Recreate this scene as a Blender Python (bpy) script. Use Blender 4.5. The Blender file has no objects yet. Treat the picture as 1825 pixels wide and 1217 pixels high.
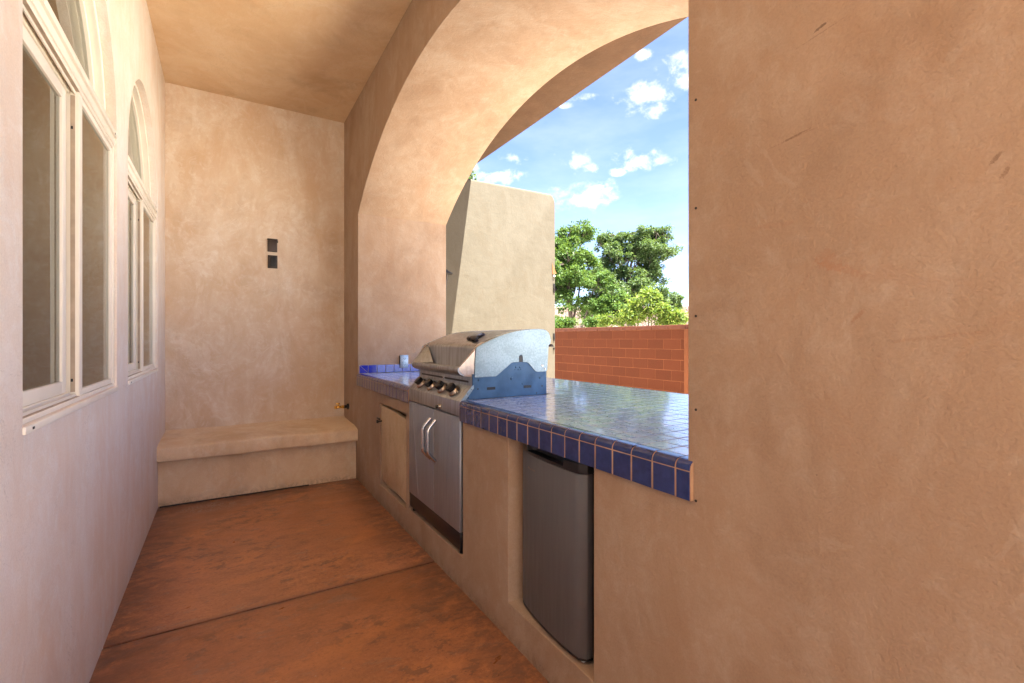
import bpy, bmesh, math, random
import numpy as np
from mathutils import Vector, Matrix
random.seed(7)
rng = np.random.default_rng(11)
S = bpy.context.scene
COL = S.collection
R = math.radians
PI = math.pi

# ------------------------------------------------------------------ camera
cam = bpy.data.objects.new('camera', bpy.data.cameras.new('camera'))
COL.objects.link(cam)
cam.location = (0, 0, 1.22)
cam.rotation_euler = (R(90), 0, R(-31.39))
cam.data.sensor_width = 36
cam.data.lens = 36 * 840 / 1825
cam.data.shift_y = -0.00247
cam.data.clip_start = 0.02
cam.data.clip_end = 2000
S.camera = cam

# ------------------------------------------------------------------ light
SUN_AZ, SUN_EL = 160.2, 68.0
SKY_STRENGTH = 0.05
SUN_STRENGTH = 4.2
S.view_settings.view_transform = 'Standard'
S.view_settings.look = 'None'
S.view_settings.gamma = 1
S.view_settings.use_curve_mapping = False
S.view_settings.exposure = 3.28
S.cycles.max_bounces = 14
S.cycles.diffuse_bounces = 10
S.cycles.glossy_bounces = 6
S.cycles.transparent_max_bounces = 12
S.cycles.sample_clamp_indirect = 8

sl = bpy.data.lights.new('sun', 'SUN')
sl.energy = SUN_STRENGTH
sl.angle = R(0.5)
sl.color = (1.0, 0.945, 0.86)
sun = bpy.data.objects.new('sun', sl)
COL.objects.link(sun)
sd = Vector((math.sin(R(SUN_AZ)) * math.cos(R(SUN_EL)), math.cos(R(SUN_AZ)) * math.cos(R(SUN_EL)), math.sin(R(SUN_EL))))
sun.rotation_euler = sd.to_track_quat('Z', 'Y').to_euler()
sun.location = (3, -3, 12)

world = bpy.data.worlds.new('World')
S.world = world
world.use_nodes = True


class NT:
    def __init__(s, tree):
        s.t = tree; s.n = tree.nodes; s.l = tree.links
    def node(s, typ, **kw):
        n = s.n.new(typ)
        for k, v in kw.items():
            if k.startswith('_'):
                setattr(n, k[1:], v)
        return n
    def link(s, a, b): s.l.new(a, b)
    def setin(s, sock, v):
        if isinstance(v, bpy.types.NodeSocket): s.l.new(v, sock)
        elif isinstance(v, (tuple, list)) and len(v) == 3 and sock.type == 'RGBA': sock.default_value = (*v, 1)
        else: sock.default_value = v
    def math(s, op, a, b=0.0, c=None, clamp=False):
        n = s.n.new('ShaderNodeMath'); n.operation = op; n.use_clamp = clamp
        s.setin(n.inputs[0], a); s.setin(n.inputs[1], b)
        if c is not None: s.setin(n.inputs[2], c)
        return n.outputs[0]
    def mix(s, fac, a, b, blend='MIX'):
        n = s.n.new('ShaderNodeMix'); n.data_type = 'RGBA'; n.blend_type = blend
        s.setin(n.inputs[0], fac); s.setin(n.inputs[6], a); s.setin(n.inputs[7], b)
        return n.outputs[2]
    def noise(s, vec, scale, detail=4, rough=.55, dist=0.0):
        n = s.n.new('ShaderNodeTexNoise')
        if vec is not None: s.l.new(vec, n.inputs['Vector'])
        n.inputs['Scale'].default_value = scale; n.inputs['Detail'].default_value = detail
        n.inputs['Roughness'].default_value = rough; n.inputs['Distortion'].default_value = dist
        return n.outputs['Fac']
    def rng(s, v, a, b, c=0.0, d=1.0, smooth=False):
        n = s.n.new('ShaderNodeMapRange')
        if smooth: n.interpolation_type = 'SMOOTHSTEP'
        s.setin(n.inputs[0], v)
        for i, x in enumerate((a, b, c, d)): n.inputs[i + 1].default_value = x
        return n.outputs[0]
    def mapping(s, vec, scale=(1, 1, 1), rot=(0, 0, 0), loc=(0, 0, 0)):
        n = s.n.new('ShaderNodeMapping'); s.l.new(vec, n.inputs[0])
        n.inputs['Scale'].default_value = scale; n.inputs['Rotation'].default_value = rot; n.inputs['Location'].default_value = loc
        return n.outputs[0]
    def bump(s, h, strength, dist, normal=None):
        n = s.n.new('ShaderNodeBump'); n.inputs['Strength'].default_value = strength; n.inputs['Distance'].default_value = dist
        s.l.new(h, n.inputs['Height'])
        if normal is not None: s.l.new(normal, n.inputs['Normal'])
        return n.outputs[0]


# sky with scattered small clouds, placed by azimuth / elevation on the sky itself
w = NT(world.node_tree)
for n in list(w.n): w.n.remove(n)
sky = w.node('ShaderNodeTexSky')
sky.sky_type = 'NISHITA'; sky.sun_disc = False
sky.sun_elevation = R(SUN_EL); sky.sun_rotation = R(SUN_AZ)
sky.air_density = 1.0; sky.dust_density = 0.1; sky.ozone_density = 1.4; sky.altitude = 2200
tc = w.node('ShaderNodeTexCoord')
sep = w.node('ShaderNodeSeparateXYZ'); w.link(tc.outputs['Generated'], sep.inputs[0])
az = w.math('MULTIPLY', w.math('ARCTAN2', sep.outputs[0], sep.outputs[1]), 57.29578)
el = w.math('MULTIPLY', w.math('ARCSINE', sep.outputs[2]), 57.29578)
vec = tc.outputs['Generated']
wn1 = w.noise(w.mapping(vec, (1, 1, 1.3)), 26, 6, .62, .3)
wn2 = w.noise(w.mapping(vec, (1, 1, 1.6), loc=(3, 1, 2)), 11, 5, .6, .2)
nz = w.math('ADD', w.math('MULTIPLY', wn1, 0.62), w.math('MULTIPLY', wn2, 0.38))
CL = [(47.0, 26.0, 3.0, 1.5, 1), (48.3, 24.9, 1.4, .7, .9), (50.9, 29.4, 2.2, 1.8, .85), (51.5, 27.5, 1.6, 1.5, .6), (46.6, 20.4, 2.9, 1.2, 1), (48.6, 19.9, 2.0, .8, .9),
      (39.3, 20.6, 2.0, 1.25, 1), (40.8, 19.9, 1.6, .7, .8), (31.5, 21.0, 1.6, .7, .9), (38.6, 16.4, 4.2, 1.5, 1), (40.8, 16.8, 3.0, 1.7, .95), (36.5, 17.6, 2.2, .8, .7),
      (29.0, 19.1, 3.4, .9, .9), (26.5, 19.6, 2.5, 1.4, .9), (44.0, 19.1, .9, .45, .8), (47.2, 30.1, 1.1, .5, .85), (51.2, 10.6, 2.2, .33, .6), (51.2, 9.1, 2.4, .5, .55), (50.5, 7.3, 3.0, .25, .4),
      (40.0, 26.8, 1.7, .4, .55), (38.0, 26.2, .9, .3, .5), (36.6, 21.3, .8, .3, .5), (43.5, 26.6, .5, .5, .5), (43.3, 17.0, 1.0, .5, .4)]
acc = None
for a, e, ra, re, k in CL:
    da = w.math('DIVIDE', w.math('SUBTRACT', az, a), ra)
    de = w.math('DIVIDE', w.math('SUBTRACT', el, e), re)
    d2 = w.math('SQRT', w.math('ADD', w.math('MULTIPLY', da, da), w.math('MULTIPLY', de, de)))
    m = w.math('MULTIPLY', w.math('SUBTRACT', 1.45, d2, clamp=False), k)
    acc = m if acc is None else w.math('MAXIMUM', acc, m)
acc = w.math('MAXIMUM', acc, 0.0)
dens = w.rng(w.math('ADD', w.math('MULTIPLY', acc, .55), w.math('MULTIPLY', w.math('SUBTRACT', nz, .5), 3.4)), .16, .98, 0, 1, True)
dens = w.math('MULTIPLY', dens, w.rng(acc, .02, .35, 0, 1, True))
# unseen cloud outside the view, its cover widened to add fill light
gen = w.rng(w.noise(w.mapping(vec, (1, 1, 1.8), loc=(5, 2, 0)), 5.5, 7, .6, .2), .54, .66, 0, 1, True)
outside = w.math('MAXIMUM', w.rng(az, 60, 72, 0, 1, True), w.rng(az, 14, 4, 0, 1, True))
gen = w.math('MULTIPLY', w.math('MULTIPLY', gen, outside), w.rng(el, 3, 12, 0, 1, True))
dens = w.math('MAXIMUM', dens, gen)
dens = w.math('MULTIPLY', dens, 0.93)
shade = w.rng(wn2, .38, .62, 0, 1, True)
cloudcol = w.mix(shade, (3.2, 3.25, 3.5), (4.6, 4.5, 4.4))
# thin high veil
skyc = w.mix(w.math('MULTIPLY', w.rng(w.noise(w.mapping(vec, (1, 1, 3)), 4, 5, .6), .4, .75, 0, 1), .16), sky.outputs[0], (4.6, 5.0, 5.6))
skyc = w.mix(1.0, skyc, (.86, .81, .93), 'MULTIPLY')
mixc = w.mix(dens, skyc, cloudcol)
bg = w.node('ShaderNodeBackground'); w.link(mixc, bg.inputs[0]); bg.inputs[1].default_value = SKY_STRENGTH
out = w.node('ShaderNodeOutputWorld'); w.link(bg.outputs[0], out.inputs[0])


# ------------------------------------------------------------------ materials
def newmat(name):
    m = bpy.data.materials.new(name); m.use_nodes = True
    t = NT(m.node_tree)
    b = t.n['Principled BSDF']
    return m, t, b


def simple(name, col, rough=.5, metal=0.0, bump=0.0, bscale=80, var=0.0, vscale=6, spec=None, coat=0):
    m, t, b = newmat(name)
    oc = t.node('ShaderNodeTexCoord').outputs['Object']
    c = col
    if var:
        n = t.noise(oc, vscale, 5, .6, .4)
        c = t.mix(t.rng(n, .3, .7), tuple(x * (1 - var) for x in col), tuple(min(1, x * (1 + var)) for x in col))
        r2 = t.rng(t.noise(oc, vscale * 2.3, 4), .3, .7, max(.02, rough - .08), rough + .1); t.setin(b.inputs['Roughness'], r2)
    else: b.inputs['Roughness'].default_value = rough
    t.setin(b.inputs['Base Color'], c)
    b.inputs['Metallic'].default_value = metal
    if spec is not None: b.inputs['Specular IOR Level'].default_value = spec
    if coat: b.inputs['Coat Weight'].default_value = coat; b.inputs['Coat Roughness'].default_value = .05
    if bump: t.link(t.bump(t.noise(oc, bscale, 3), bump, .002), b.inputs['Normal'])
    return m


def stucco(name, a, b_, c, patch=1.1, streak=.3, grain=1.0, marks=False, stains=False, light=.45, dark=.35):
    m, t, b = newmat(name)
    oc = t.node('ShaderNodeTexCoord').outputs['Object']
    n1 = t.noise(oc, patch, 6, .6, .9)
    n2 = t.noise(t.mapping(oc, (1, 1, .45), loc=(4, 7, 1)), patch * 2.6, 7, .66, 1.4)
    n3 = t.noise(t.mapping(oc, (9, 9, .7)), 1.0, 5, .6, .5)
    n4 = t.noise(t.mapping(oc, (1, 1, 1), (.4, .3, .8), (9, 2, 5)), patch * 7, 6, .7, 2.2)
    f = t.math('ADD', t.math('MULTIPLY', n1, .5), t.math('MULTIPLY', n2, .5))
    col = t.mix(t.rng(f, .38, .62, 0, 1, True), a, b_)
    if dark:
        dk = t.noise(t.mapping(oc, (1, 1, .75), loc=(6, 3, 12)), patch * 1.5, 6, .62, .5)
        col = t.mix(t.math('MULTIPLY', t.rng(dk, .48, .66, 0, 1, True), dark), col, tuple(x * y for x, y in zip(a, (.66, .60, .56))))
    f2 = t.math('ADD', t.math('MULTIPLY', n2, .4), t.math('MULTIPLY', n4, .6))
    col = t.mix(t.math('MULTIPLY', t.rng(f2, .46, .68, 0, 1, True), light), col, c)
    col = t.mix(t.math('MULTIPLY', t.rng(n3, .5, .75, 0, 1, True), streak), col, c)
    # thin trowel edges where the colour coat was feathered
    fe = t.math('ABSOLUTE', t.math('SUBTRACT', t.noise(t.mapping(oc, (1, 1, .8), loc=(2, 2, 8)), patch * 1.7, 5, .6, 1.2), .5))
    edge = t.rng(fe, 0.0, .022, 1, 0, True)
    col = t.mix(t.math('MULTIPLY', edge, t.math('MULTIPLY', t.rng(n4, .45, .6, 0, 1, True), .12)), col, tuple(x * .72 for x in a))
    g = t.noise(oc, 190, 3, .7)
    g2 = t.noise(oc, 60, 3, .6)
    col = t.mix(t.rng(g, .35, .72, .0, .24), col, tuple(x * .5 for x in a))
    pe = t.noise(t.mapping(oc, (1, 1, .8), (.2, .5, .1), (12, 4, 2)), patch * 2.1, 8, .68, .6)
    col = t.mix(t.rng(pe, .545, .560, 0, .16, True), col, tuple(min(1, x * y) for x, y in zip(a, (.92, .80, .70))))
    col = t.mix(t.rng(pe, .405, .392, 0, .22, True), col, c)
    hl = t.math('ABSOLUTE', t.math('SUBTRACT', t.noise(t.mapping(oc, (1, 1, .9), loc=(3, 8, 5)), patch * 1.3, 9, .7, .8), .5))
    col = t.mix(t.math('MULTIPLY', t.rng(hl, 0, .0022, 1, 0, True), t.rng(n1, .50, .58, 0, .5, True)), col, tuple(x * .45 for x in a))
    if marks:
        # a few scuffs on the inner face of the pier
        ps = t.node('ShaderNodeSeparateXYZ'); t.link(oc, ps.inputs[0])
        wob = t.noise(oc, 170, 5, .8); wob2 = t.noise(oc, 14, 3, .6)
        inner = t.rng(ps.outputs[0], 1.0, .992, 0, 1)
        for (my, mz, ang, la, lb, k, cc) in ((.467, 1.824, -16, .013, .0028, .9, (.03, .015, .01)), (.468, 1.812, -8, .05, .0015, .4, (.10, .05, .03)), (.516, 1.631, -10, .026, .0022, .75, (.10, .05, .03)), (.52, 1.628, -6, .06, .0012, .4, (.2, .11, .07)),
                                             (.225, 1.490, -48, .011, .0035, .75, (.10, .05, .03)), (.215, 1.466, -58, .010, .003, .65, (.12, .06, .035)), (.405, 1.262, -52, .016, .004, .5, (.28, .13, .07)),
                                             (.455, 1.365, 30, .030, .015, .38, (.36, .17, .09)), (.43, 1.350, 20, .04, .008, .3, (.36, .17, .09)), (.30, 1.222, -8, .07, .0035, .35, (.27, .14, .08)), (.36, 1.33, 15, .12, .02, .15, (.36, .18, .10)),
                                             (.56, 1.46, 4, .05, .006, .25, (.33, .16, .09)), (.475, .955, 0, .0022, .0018, .8, (.05, .03, .01)), (.50, 1.33, -60, .05, .004, .2, (.33, .17, .1)), (.62, 1.05, -70, .05, .003, .2, (.33, .18, .11))):
            ca, sa = math.cos(R(ang)), math.sin(R(ang))
            dy = t.math('SUBTRACT', ps.outputs[1], my); dz = t.math('SUBTRACT', ps.outputs[2], mz)
            p_ = t.math('DIVIDE', t.math('ADD', t.math('MULTIPLY', dy, ca), t.math('MULTIPLY', dz, sa)), la)
            q_ = t.math('DIVIDE', t.math('SUBTRACT', t.math('MULTIPLY', dz, ca), t.math('MULTIPLY', dy, sa)), lb)
            q_ = t.math('ADD', q_, t.math('MULTIPLY', t.math('SUBTRACT', wob2, .5), 3.0))
            d_ = t.math('ADD', t.math('MULTIPLY', p_, p_), t.math('MULTIPLY', q_, q_))
            mk = t.math('MULTIPLY', t.rng(t.math('ADD', d_, t.math('MULTIPLY', t.math('SUBTRACT', wob, .5), 6.0)), 1.3, .2, 0, k * .62, True), inner)
            col = t.mix(mk, col, cc)
    if stains:
        sp = t.node('ShaderNodeSeparateXYZ'); t.link(oc, sp.inputs[0])
        low = t.rng(sp.outputs[2], 0.0, .075, 1, 0, True)
        col = t.mix(t.math('MULTIPLY', low, t.rng(n4, .40, .66, 0, .5, True)), col, (.16, .085, .045))
    t.link(col, b.inputs['Base Color'])
    b.inputs['Roughness'].default_value = .86
    b.inputs['Specular IOR Level'].default_value = .25
    h = t.math('ADD', t.math('MULTIPLY', g, .35 * grain), t.math('MULTIPLY', g2, .5 * grain))
    h = t.math('ADD', h, t.math('MULTIPLY', t.noise(oc, 7, 5, .62, .35), 2.0))
    nn = t.bump(h, .8, .0038)
    nn = t.bump(t.noise(oc, 2.2, 3, .5, .2), .4, .03, nn)
    t.link(nn, b.inputs['Normal'])
    return m


M = {}
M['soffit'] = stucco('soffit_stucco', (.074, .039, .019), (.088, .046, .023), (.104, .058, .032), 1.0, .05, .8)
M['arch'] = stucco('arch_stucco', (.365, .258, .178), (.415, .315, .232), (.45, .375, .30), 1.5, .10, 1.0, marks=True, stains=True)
M['window_wall'] = stucco('window_wall_stucco', (.78, .665, .55), (.82, .755, .67), (.84, .82, .77), 1.3, .45, .6, light=.7, dark=.10)
M['end'] = stucco('end_wall_stucco', (.64, .49, .34), (.72, .61, .48), (.80, .76, .69), 1.5, .2, .8, light=.6, dark=.28)
M['ceiling'] = stucco('ceiling_stucco', (.68, .49, .30), (.75, .58, .38), (.76, .62, .46), 1.0, .0, .8, dark=.5)
M['bench'] = stucco('bench_stucco', (.72, .55, .36), (.78, .64, .46), (.82, .75, .61), 1.8, .05, 1.0, stains=True)
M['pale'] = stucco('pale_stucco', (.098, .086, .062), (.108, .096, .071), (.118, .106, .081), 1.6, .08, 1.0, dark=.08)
M['door_stucco'] = stucco('door_stucco', (.52, .40, .26), (.58, .46, .31), (.62, .52, .39), 3, .05, 1.0)


def floor_mat():
    m, t, b = newmat('stained_concrete')
    oc = t.node('ShaderNodeTexCoord').outputs['Object']
    base = t.noise(oc, 1.3, 6, .6, .8)
    col = t.mix(t.rng(base, .3, .7, 0, 1, True), (.35, .150, .066), (.49, .215, .100))
    br = t.noise(t.mapping(oc, (1.0, 1.7, 1), (0, 0, R(-8))), 3.4, 9, .70, .5)
    col = t.mix(t.rng(br, .52, .70, 0, .45, True), col, (.22, .12, .08))
    # grey veining with crisp torn edges
    v1 = t.noise(t.mapping(oc, (1.0, 2.0, 1), (0, 0, R(14)), (3, 5, 0)), 5.5, 10, .76, .35)
    col = t.mix(t.rng(v1, .565, .60, 0, .5, True), col, (.30, .205, .155))
    v2 = t.math('ABSOLUTE', t.math('SUBTRACT', t.noise(t.mapping(oc, (1, 1.6, 1), (0, 0, R(-14)), (8, 1, 0)), 5.0, 10, .72, .5), .5))
    col = t.mix(t.math('MULTIPLY', t.rng(v2, 0, .010, 1, 0, True), t.rng(base, .42, .58, 0, .5)), col, (.12, .065, .045))
    # brighter orange where the stain took
    o = t.noise(t.mapping(oc, (1, 1.8, 1), loc=(1, 9, 0)), 2.2, 5, .6, .6)
    col = t.mix(t.rng(o, .52, .68, 0, .6, True), col, (.56, .235, .085))
    # worn pale flecks
    fl = t.noise(t.mapping(oc, (10, 24, 1), (0, 0, R(24))), 2.0, 3, .5)
    col = t.mix(t.rng(fl, .72, .74, 0, .85), col, (.45, .33, .25))
    sp = t.noise(oc, 75, 5, .7)
    col = t.mix(t.rng(sp, .54, .66, 0, .35), col, (.12, .06, .04))
    col = t.mix(t.rng(sp, .44, .34, 0, .3), col, (.62, .36, .20))
    # dirt near the walls
    s = t.node('ShaderNodeSeparateXYZ'); t.link(oc, s.inputs[0])
    dl = t.rng(s.outputs[0], -.41, -.12, 1, 0, True); dr = t.rng(s.outputs[0], .70, .98, 0, 1, True); de = t.rng(s.outputs[1], 3.9, 4.25, 0, 1, True)
    cr = t.noise(t.mapping(oc, (1.0, 1.5, 1), (0, 0, R(-20)), (2, 6, 0)), 11, 10, .74, .25)
    dirt = t.math('MULTIPLY', t.math('MAXIMUM', t.math('MAXIMUM', dl, dr), de), t.rng(cr, .38, .58, .25, .75, True))
    col = t.mix(dirt, col, (.14, .070, .050))
    # torn dark flakes of sealer, finer than the cloudy stain
    big = t.rng(t.noise(oc, 2.1, 3, .5), .42, .6, .15, 1, True)
    col = t.mix(t.math('MULTIPLY', t.rng(cr, .535, .565, 0, .62, True), big), col, (.15, .085, .062))
    col = t.mix(t.math('MULTIPLY', t.rng(cr, .44, .42, 0, .4, True), big), col, (.60, .27, .11))
    lin = t.math('ABSOLUTE', t.math('SUBTRACT', t.noise(t.mapping(oc, (1, 1.8, 1), (0, 0, R(-6)), (1, 3, 0)), 8, 9, .72, .3), .5))
    col = t.mix(t.math('MULTIPLY', t.rng(lin, 0, .008, 1, 0, True), t.rng(v1, .42, .56, 0, .6, True)), col, (.10, .05, .038))
    jd = t.math('ABSOLUTE', t.math('SUBTRACT', s.outputs[1], 2.43))
    col = t.mix(t.rng(t.math('ADD', jd, t.math('MULTIPLY', t.math('SUBTRACT', cr, .5), .05)), .035, .006, 0, .5, True), col, (.14, .07, .05))
    # scraped patch by the bench
    px = t.math('DIVIDE', t.math('SUBTRACT', s.outputs[0], -.10), .20); py = t.math('DIVIDE', t.math('SUBTRACT', s.outputs[1], 4.06), .10)
    pd = t.math('ADD', t.math('MULTIPLY', px, px), t.math('MULTIPLY', py, py))
    pm = t.math('MULTIPLY', t.rng(pd, 1.3, .5, 0, 1, True), t.rng(t.noise(t.mapping(oc, (2, 1, 1)), 22, 5, .7, 1.5), .50, .56, 0, .75, True))
    col = t.mix(pm, col, (.36, .27, .21))
    t.link(col, b.inputs['Base Color'])
    t.link(t.rng(br, .3, .7, .26, .46), b.inputs['Roughness'])
    h = t.math('ADD', t.math('MULTIPLY', br, .8), t.math('MULTIPLY', cr, .6))
    t.link(t.bump(h, .35, .006), b.inputs['Normal'])
    return m


M['floor'] = floor_mat()
M['joint'] = simple('joint_dirt', (.05, .025, .018), .9)


def ground_mat(name, a, b_, sc=3):
    m, t, b = newmat(name)
    oc = t.node('ShaderNodeTexCoord').outputs['Object']
    n = t.noise(oc, sc, 8, .65, .5); g = t.noise(oc, 90, 3, .7)
    col = t.mix(t.rng(n, .3, .7), a, b_)
    col = t.mix(t.rng(g, .4, .7, 0, .25), col, tuple(x * .5 for x in a))
    t.link(col, b.inputs['Base Color']); b.inputs['Roughness'].default_value = .9
    t.link(t.bump(g, .5, .004), b.inputs['Normal'])
    return m


M['patio'] = ground_mat('patio_concrete', (.64, .53, .40), (.72, .61, .48), 1.2)
M['dirt'] = ground_mat('gravel_yard', (.54, .49, .42), (.60, .54, .47), .3)


def tile_mat(name, cola, colb, rough=.09, wav=.25, spec=.5, glare=.0, cior=1.6):
    m, t, b = newmat(name)
    oc = t.node('ShaderNodeTexCoord').outputs['Object']
    oi = t.node('ShaderNodeObjectInfo')
    rv = t.node('ShaderNodeVectorMath', _operation='SCALE')
    cmb = t.node('ShaderNodeCombineXYZ')
    for i in range(3): t.link(oi.outputs['Random'], cmb.inputs[i])
    t.link(cmb.outputs[0], rv.inputs[0]); rv.inputs['Scale'].default_value = 37.0
    ad = t.node('ShaderNodeVectorMath', _operation='ADD'); t.link(oc, ad.inputs[0]); t.link(rv.outputs[0], ad.inputs[1])
    v = ad.outputs[0]
    col = t.mix(oi.outputs['Random'], cola, colb)
    mot = t.noise(v, 38, 4, .6, .5)
    col = t.mix(t.rng(mot, .35, .7, 0, .45), col, tuple(min(1, x * 1.7 + .01) for x in colb))
    if glare:
        glare_n = t.noise(v, 26, 6, .72, 2.0)
        col = t.mix(t.rng(glare_n, .42, .62, .36, glare, True), col, (.74, .86, .92))  # whitish film mixed into the base colour, standing in for sky glare
        t.setin(b.inputs['Roughness'], t.rng(glare_n, .4, .62, .26, .40))
    else: b.inputs['Roughness'].default_value = rough
    t.link(col, b.inputs['Base Color'])
    b.inputs['Specular IOR Level'].default_value = spec
    b.inputs['IOR'].default_value = 1.55 if not glare else 2.1
    b.inputs['Coat Weight'].default_value = 1.0 if not glare else 1.0; b.inputs['Coat Roughness'].default_value = rough * .7; b.inputs['Coat IOR'].default_value = cior
    nn = t.bump(t.noise(v, 14, 3, .5), wav, .0025)
    nn = t.bump(t.noise(v, 150, 2, .5), wav * .35, .0006, nn)
    t.link(nn, b.inputs['Normal'])
    return m


M['tile_top'] = tile_mat('glazed_blue_top_tile', (.050, .10, .40), (.07, .13, .46), .12, .07, .6, glare=.74, cior=1.9)
M['tile_face'] = tile_mat('glazed_navy_edge_tile', (.008, .022, .105), (.014, .032, .145), .20, .08, .4, cior=1.3)
M['tile_splash'] = tile_mat('glazed_cobalt_tile', (.012, .018, .30), (.020, .030, .38), .12, .1, .5)
M['grout'] = simple('tan_grout', (.42, .27, .17), .9, var=.25, vscale=9)
M['grout_top'] = simple('grey_grout', (.40, .37, .35), .8, var=.2, vscale=9)
M['vinyl'] = simple('almond_vinyl', (.84, .80, .69), .40, var=.05, vscale=5)
M['vinyl_dirty'] = simple('dirty_track', (.42, .34, .25), .6, var=.2, vscale=14)
M['black'] = simple('black_plastic', (.012, .012, .013), .32)
M['blackmatte'] = simple('black_matte', (.018, .017, .017), .6, var=.3)
M['bronze'] = simple('dark_bronze', (.045, .032, .026), .45, .3, var=.2)
M['brass'] = simple('brass', (.78, .50, .13), .25, 1.0, var=.15, vscale=60)
M['iron'] = simple('dark_iron', (.03, .026, .024), .5, .6)
M['rubber'] = simple('white_foot', (.65, .63, .60), .5)
M['terracotta'] = simple('terracotta', (.45, .20, .09), .8, var=.15, vscale=20)
M['steelbox'] = simple('galvanised_plate', (.30, .36, .42), .35, .85, var=.3, vscale=90)
M['room'] = simple('room_paint', (.50, .48, .44), .9)
M['room_floor'] = simple('room_floor', (.16, .12, .09), .8)
M['roofside'] = simple('neighbour_wall', (.20, .15, .11), .9, var=.1)


def glass_mat():
    m, t, b = newmat('window_glass')
    t.n.remove(b)
    o = [n for n in t.n if n.type == 'OUTPUT_MATERIAL'][0]
    oc = t.node('ShaderNodeTexCoord').outputs['Object']
    nrm = t.bump(t.noise(t.mapping(oc, (1, 1, .5)), 2.2, 2), .05, .02)
    fr = t.node('ShaderNodeFresnel'); fr.inputs[0].default_value = 1.5
    fac = t.math('MULTIPLY', fr.outputs[0], 1.55, clamp=True)
    tr = t.node('ShaderNodeBsdfTransparent'); tr.inputs[0].default_value = (.50, .52, .48, 1)
    gl = t.node('ShaderNodeBsdfGlossy'); gl.inputs['Roughness'].default_value = .015; gl.inputs[0].default_value = (.74, .76, .72, 1); t.link(nrm, gl.inputs['Normal'])
    df = t.node('ShaderNodeBsdfDiffuse'); df.inputs[0].default_value = (.30, .27, .23, 1)
    m1 = t.node('ShaderNodeMixShader'); t.link(fac, m1.inputs[0]); t.link(tr.outputs[0], m1.inputs[1]); t.link(gl.outputs[0], m1.inputs[2])
    m2 = t.node('ShaderNodeMixShader'); m2.inputs[0].default_value = .06
    t.link(m1.outputs[0], m2.inputs[1]); t.link(df.outputs[0], m2.inputs[2]); t.link(m2.outputs[0], o.inputs[0])
    return m


M['glass'] = glass_mat()


def steel_mat(name, col, rough, stain=.35, streak=(18, 18, 1.2), metal=1.0, aniso=.4):
    m, t, b = newmat(name)
    oc = t.node('ShaderNodeTexCoord').outputs['Object']
    s1 = t.noise(t.mapping(oc, streak), 3.0, 6, .65, .3)
    s2 = t.noise(oc, 7, 5, .6, .6)
    c = t.mix(t.rng(s1, .42, .68, 0, stain), col, tuple(x * y for x, y in zip(col, (.42, .36, .30))))
    c = t.mix(t.rng(s2, .5, .75, 0, stain * .7), c, tuple(x * y for x, y in zip(col, (.55, .45, .38))))
    t.link(c, b.inputs['Base Color'])
    t.link(t.rng(s1, .3, .7, rough - .05, rough + .15), b.inputs['Roughness'])
    b.inputs['Metallic'].default_value = metal
    b.inputs['Anisotropic'].default_value = aniso
    br = t.noise(t.mapping(oc, (60, 60, 2)), 6, 2)
    t.link(t.bump(br, .06, .001), b.inputs['Normal'])
    return m


M['steel'] = steel_mat('brushed_steel', (.46, .50, .54), .32, .5, metal=.9)
M['steel_door'] = steel_mat('brushed_steel_door', (.36, .40, .46), .42, .12, metal=.72)
M['chrome'] = steel_mat('polished_chrome', (.58, .60, .63), .12, .3, aniso=0)
M['chrome_rust'] = steel_mat('rusted_chrome', (.60, .56, .50), .22, .7, aniso=0)
M['fridge'] = steel_mat('dark_silver_fridge', (.125, .130, .142), .48, .0, metal=.3)


def galv_mat():
    m, t, b = newmat('galvanised_hood_end')
    oc = t.node('ShaderNodeTexCoord').outputs['Object']
    sp = t.noise(oc, 110, 4, .7, .4); lo = t.noise(oc, 6, 4, .6, .4)
    s = t.node('ShaderNodeSeparateXYZ'); t.link(oc, s.inputs[0])
    # soot and oxide blooming, flecked rather than graded
    f = t.math('ADD', t.math('MULTIPLY', sp, .6), t.math('MULTIPLY', lo, .6))
    col = t.mix(t.rng(f, .52, .68, 0, 1, True), (.25, .34, .38), (.33, .44, .50))
    t.link(col, b.inputs['Base Color']); b.inputs['Metallic'].default_value = .55
    b.inputs['Roughness'].default_value = .36
    return m


M['galv'] = galv_mat()
M['bluesteel'] = simple('blue_grey_side_panel', (.055, .13, .235), .42, .35, bump=.1, bscale=120, var=.25, vscale=8)


def block_mat():
    m, t, b = newmat('red_block')
    oc = t.node('ShaderNodeTexCoord').outputs['Object']
    oi = t.node('ShaderNodeObjectInfo')
    cmb = t.node('ShaderNodeCombineXYZ')
    for i in range(3): t.link(oi.outputs['Random'], cmb.inputs[i])
    rv = t.node('ShaderNodeVectorMath', _operation='SCALE'); t.link(cmb.outputs[0], rv.inputs[0]); rv.inputs['Scale'].default_value = 50
    ad = t.node('ShaderNodeVectorMath', _operation='ADD'); t.link(oc, ad.inputs[0]); t.link(rv.outputs[0], ad.inputs[1])
    v = ad.outputs[0]
    n = t.noise(v, 9, 5, .6, .4); g = t.noise(v, 120, 3, .7)
    col = t.mix(oi.outputs['Random'], (.078, .0225, .009), (.094, .027, .0105))
    col = t.mix(t.rng(n, .4, .75, 0, .5), col, (.088, .022, .009))
    col = t.mix(t.rng(g, .5, .75, 0, .3), col, (.18, .06, .03))
    t.link(col, b.inputs['Base Color']); b.inputs['Roughness'].default_value = .9; b.inputs['Specular IOR Level'].default_value = .15
    t.link(t.bump(g, .6, .003), b.inputs['Normal'])
    return m


M['block'] = block_mat()
M['mortar'] = simple('red_mortar', (.150, .052, .021), .9, var=.15, vscale=6, spec=.15)
M['cap'] = simple('cap_block', (.10, .028, .012), .9, var=.2, vscale=5, bump=.4)


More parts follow.
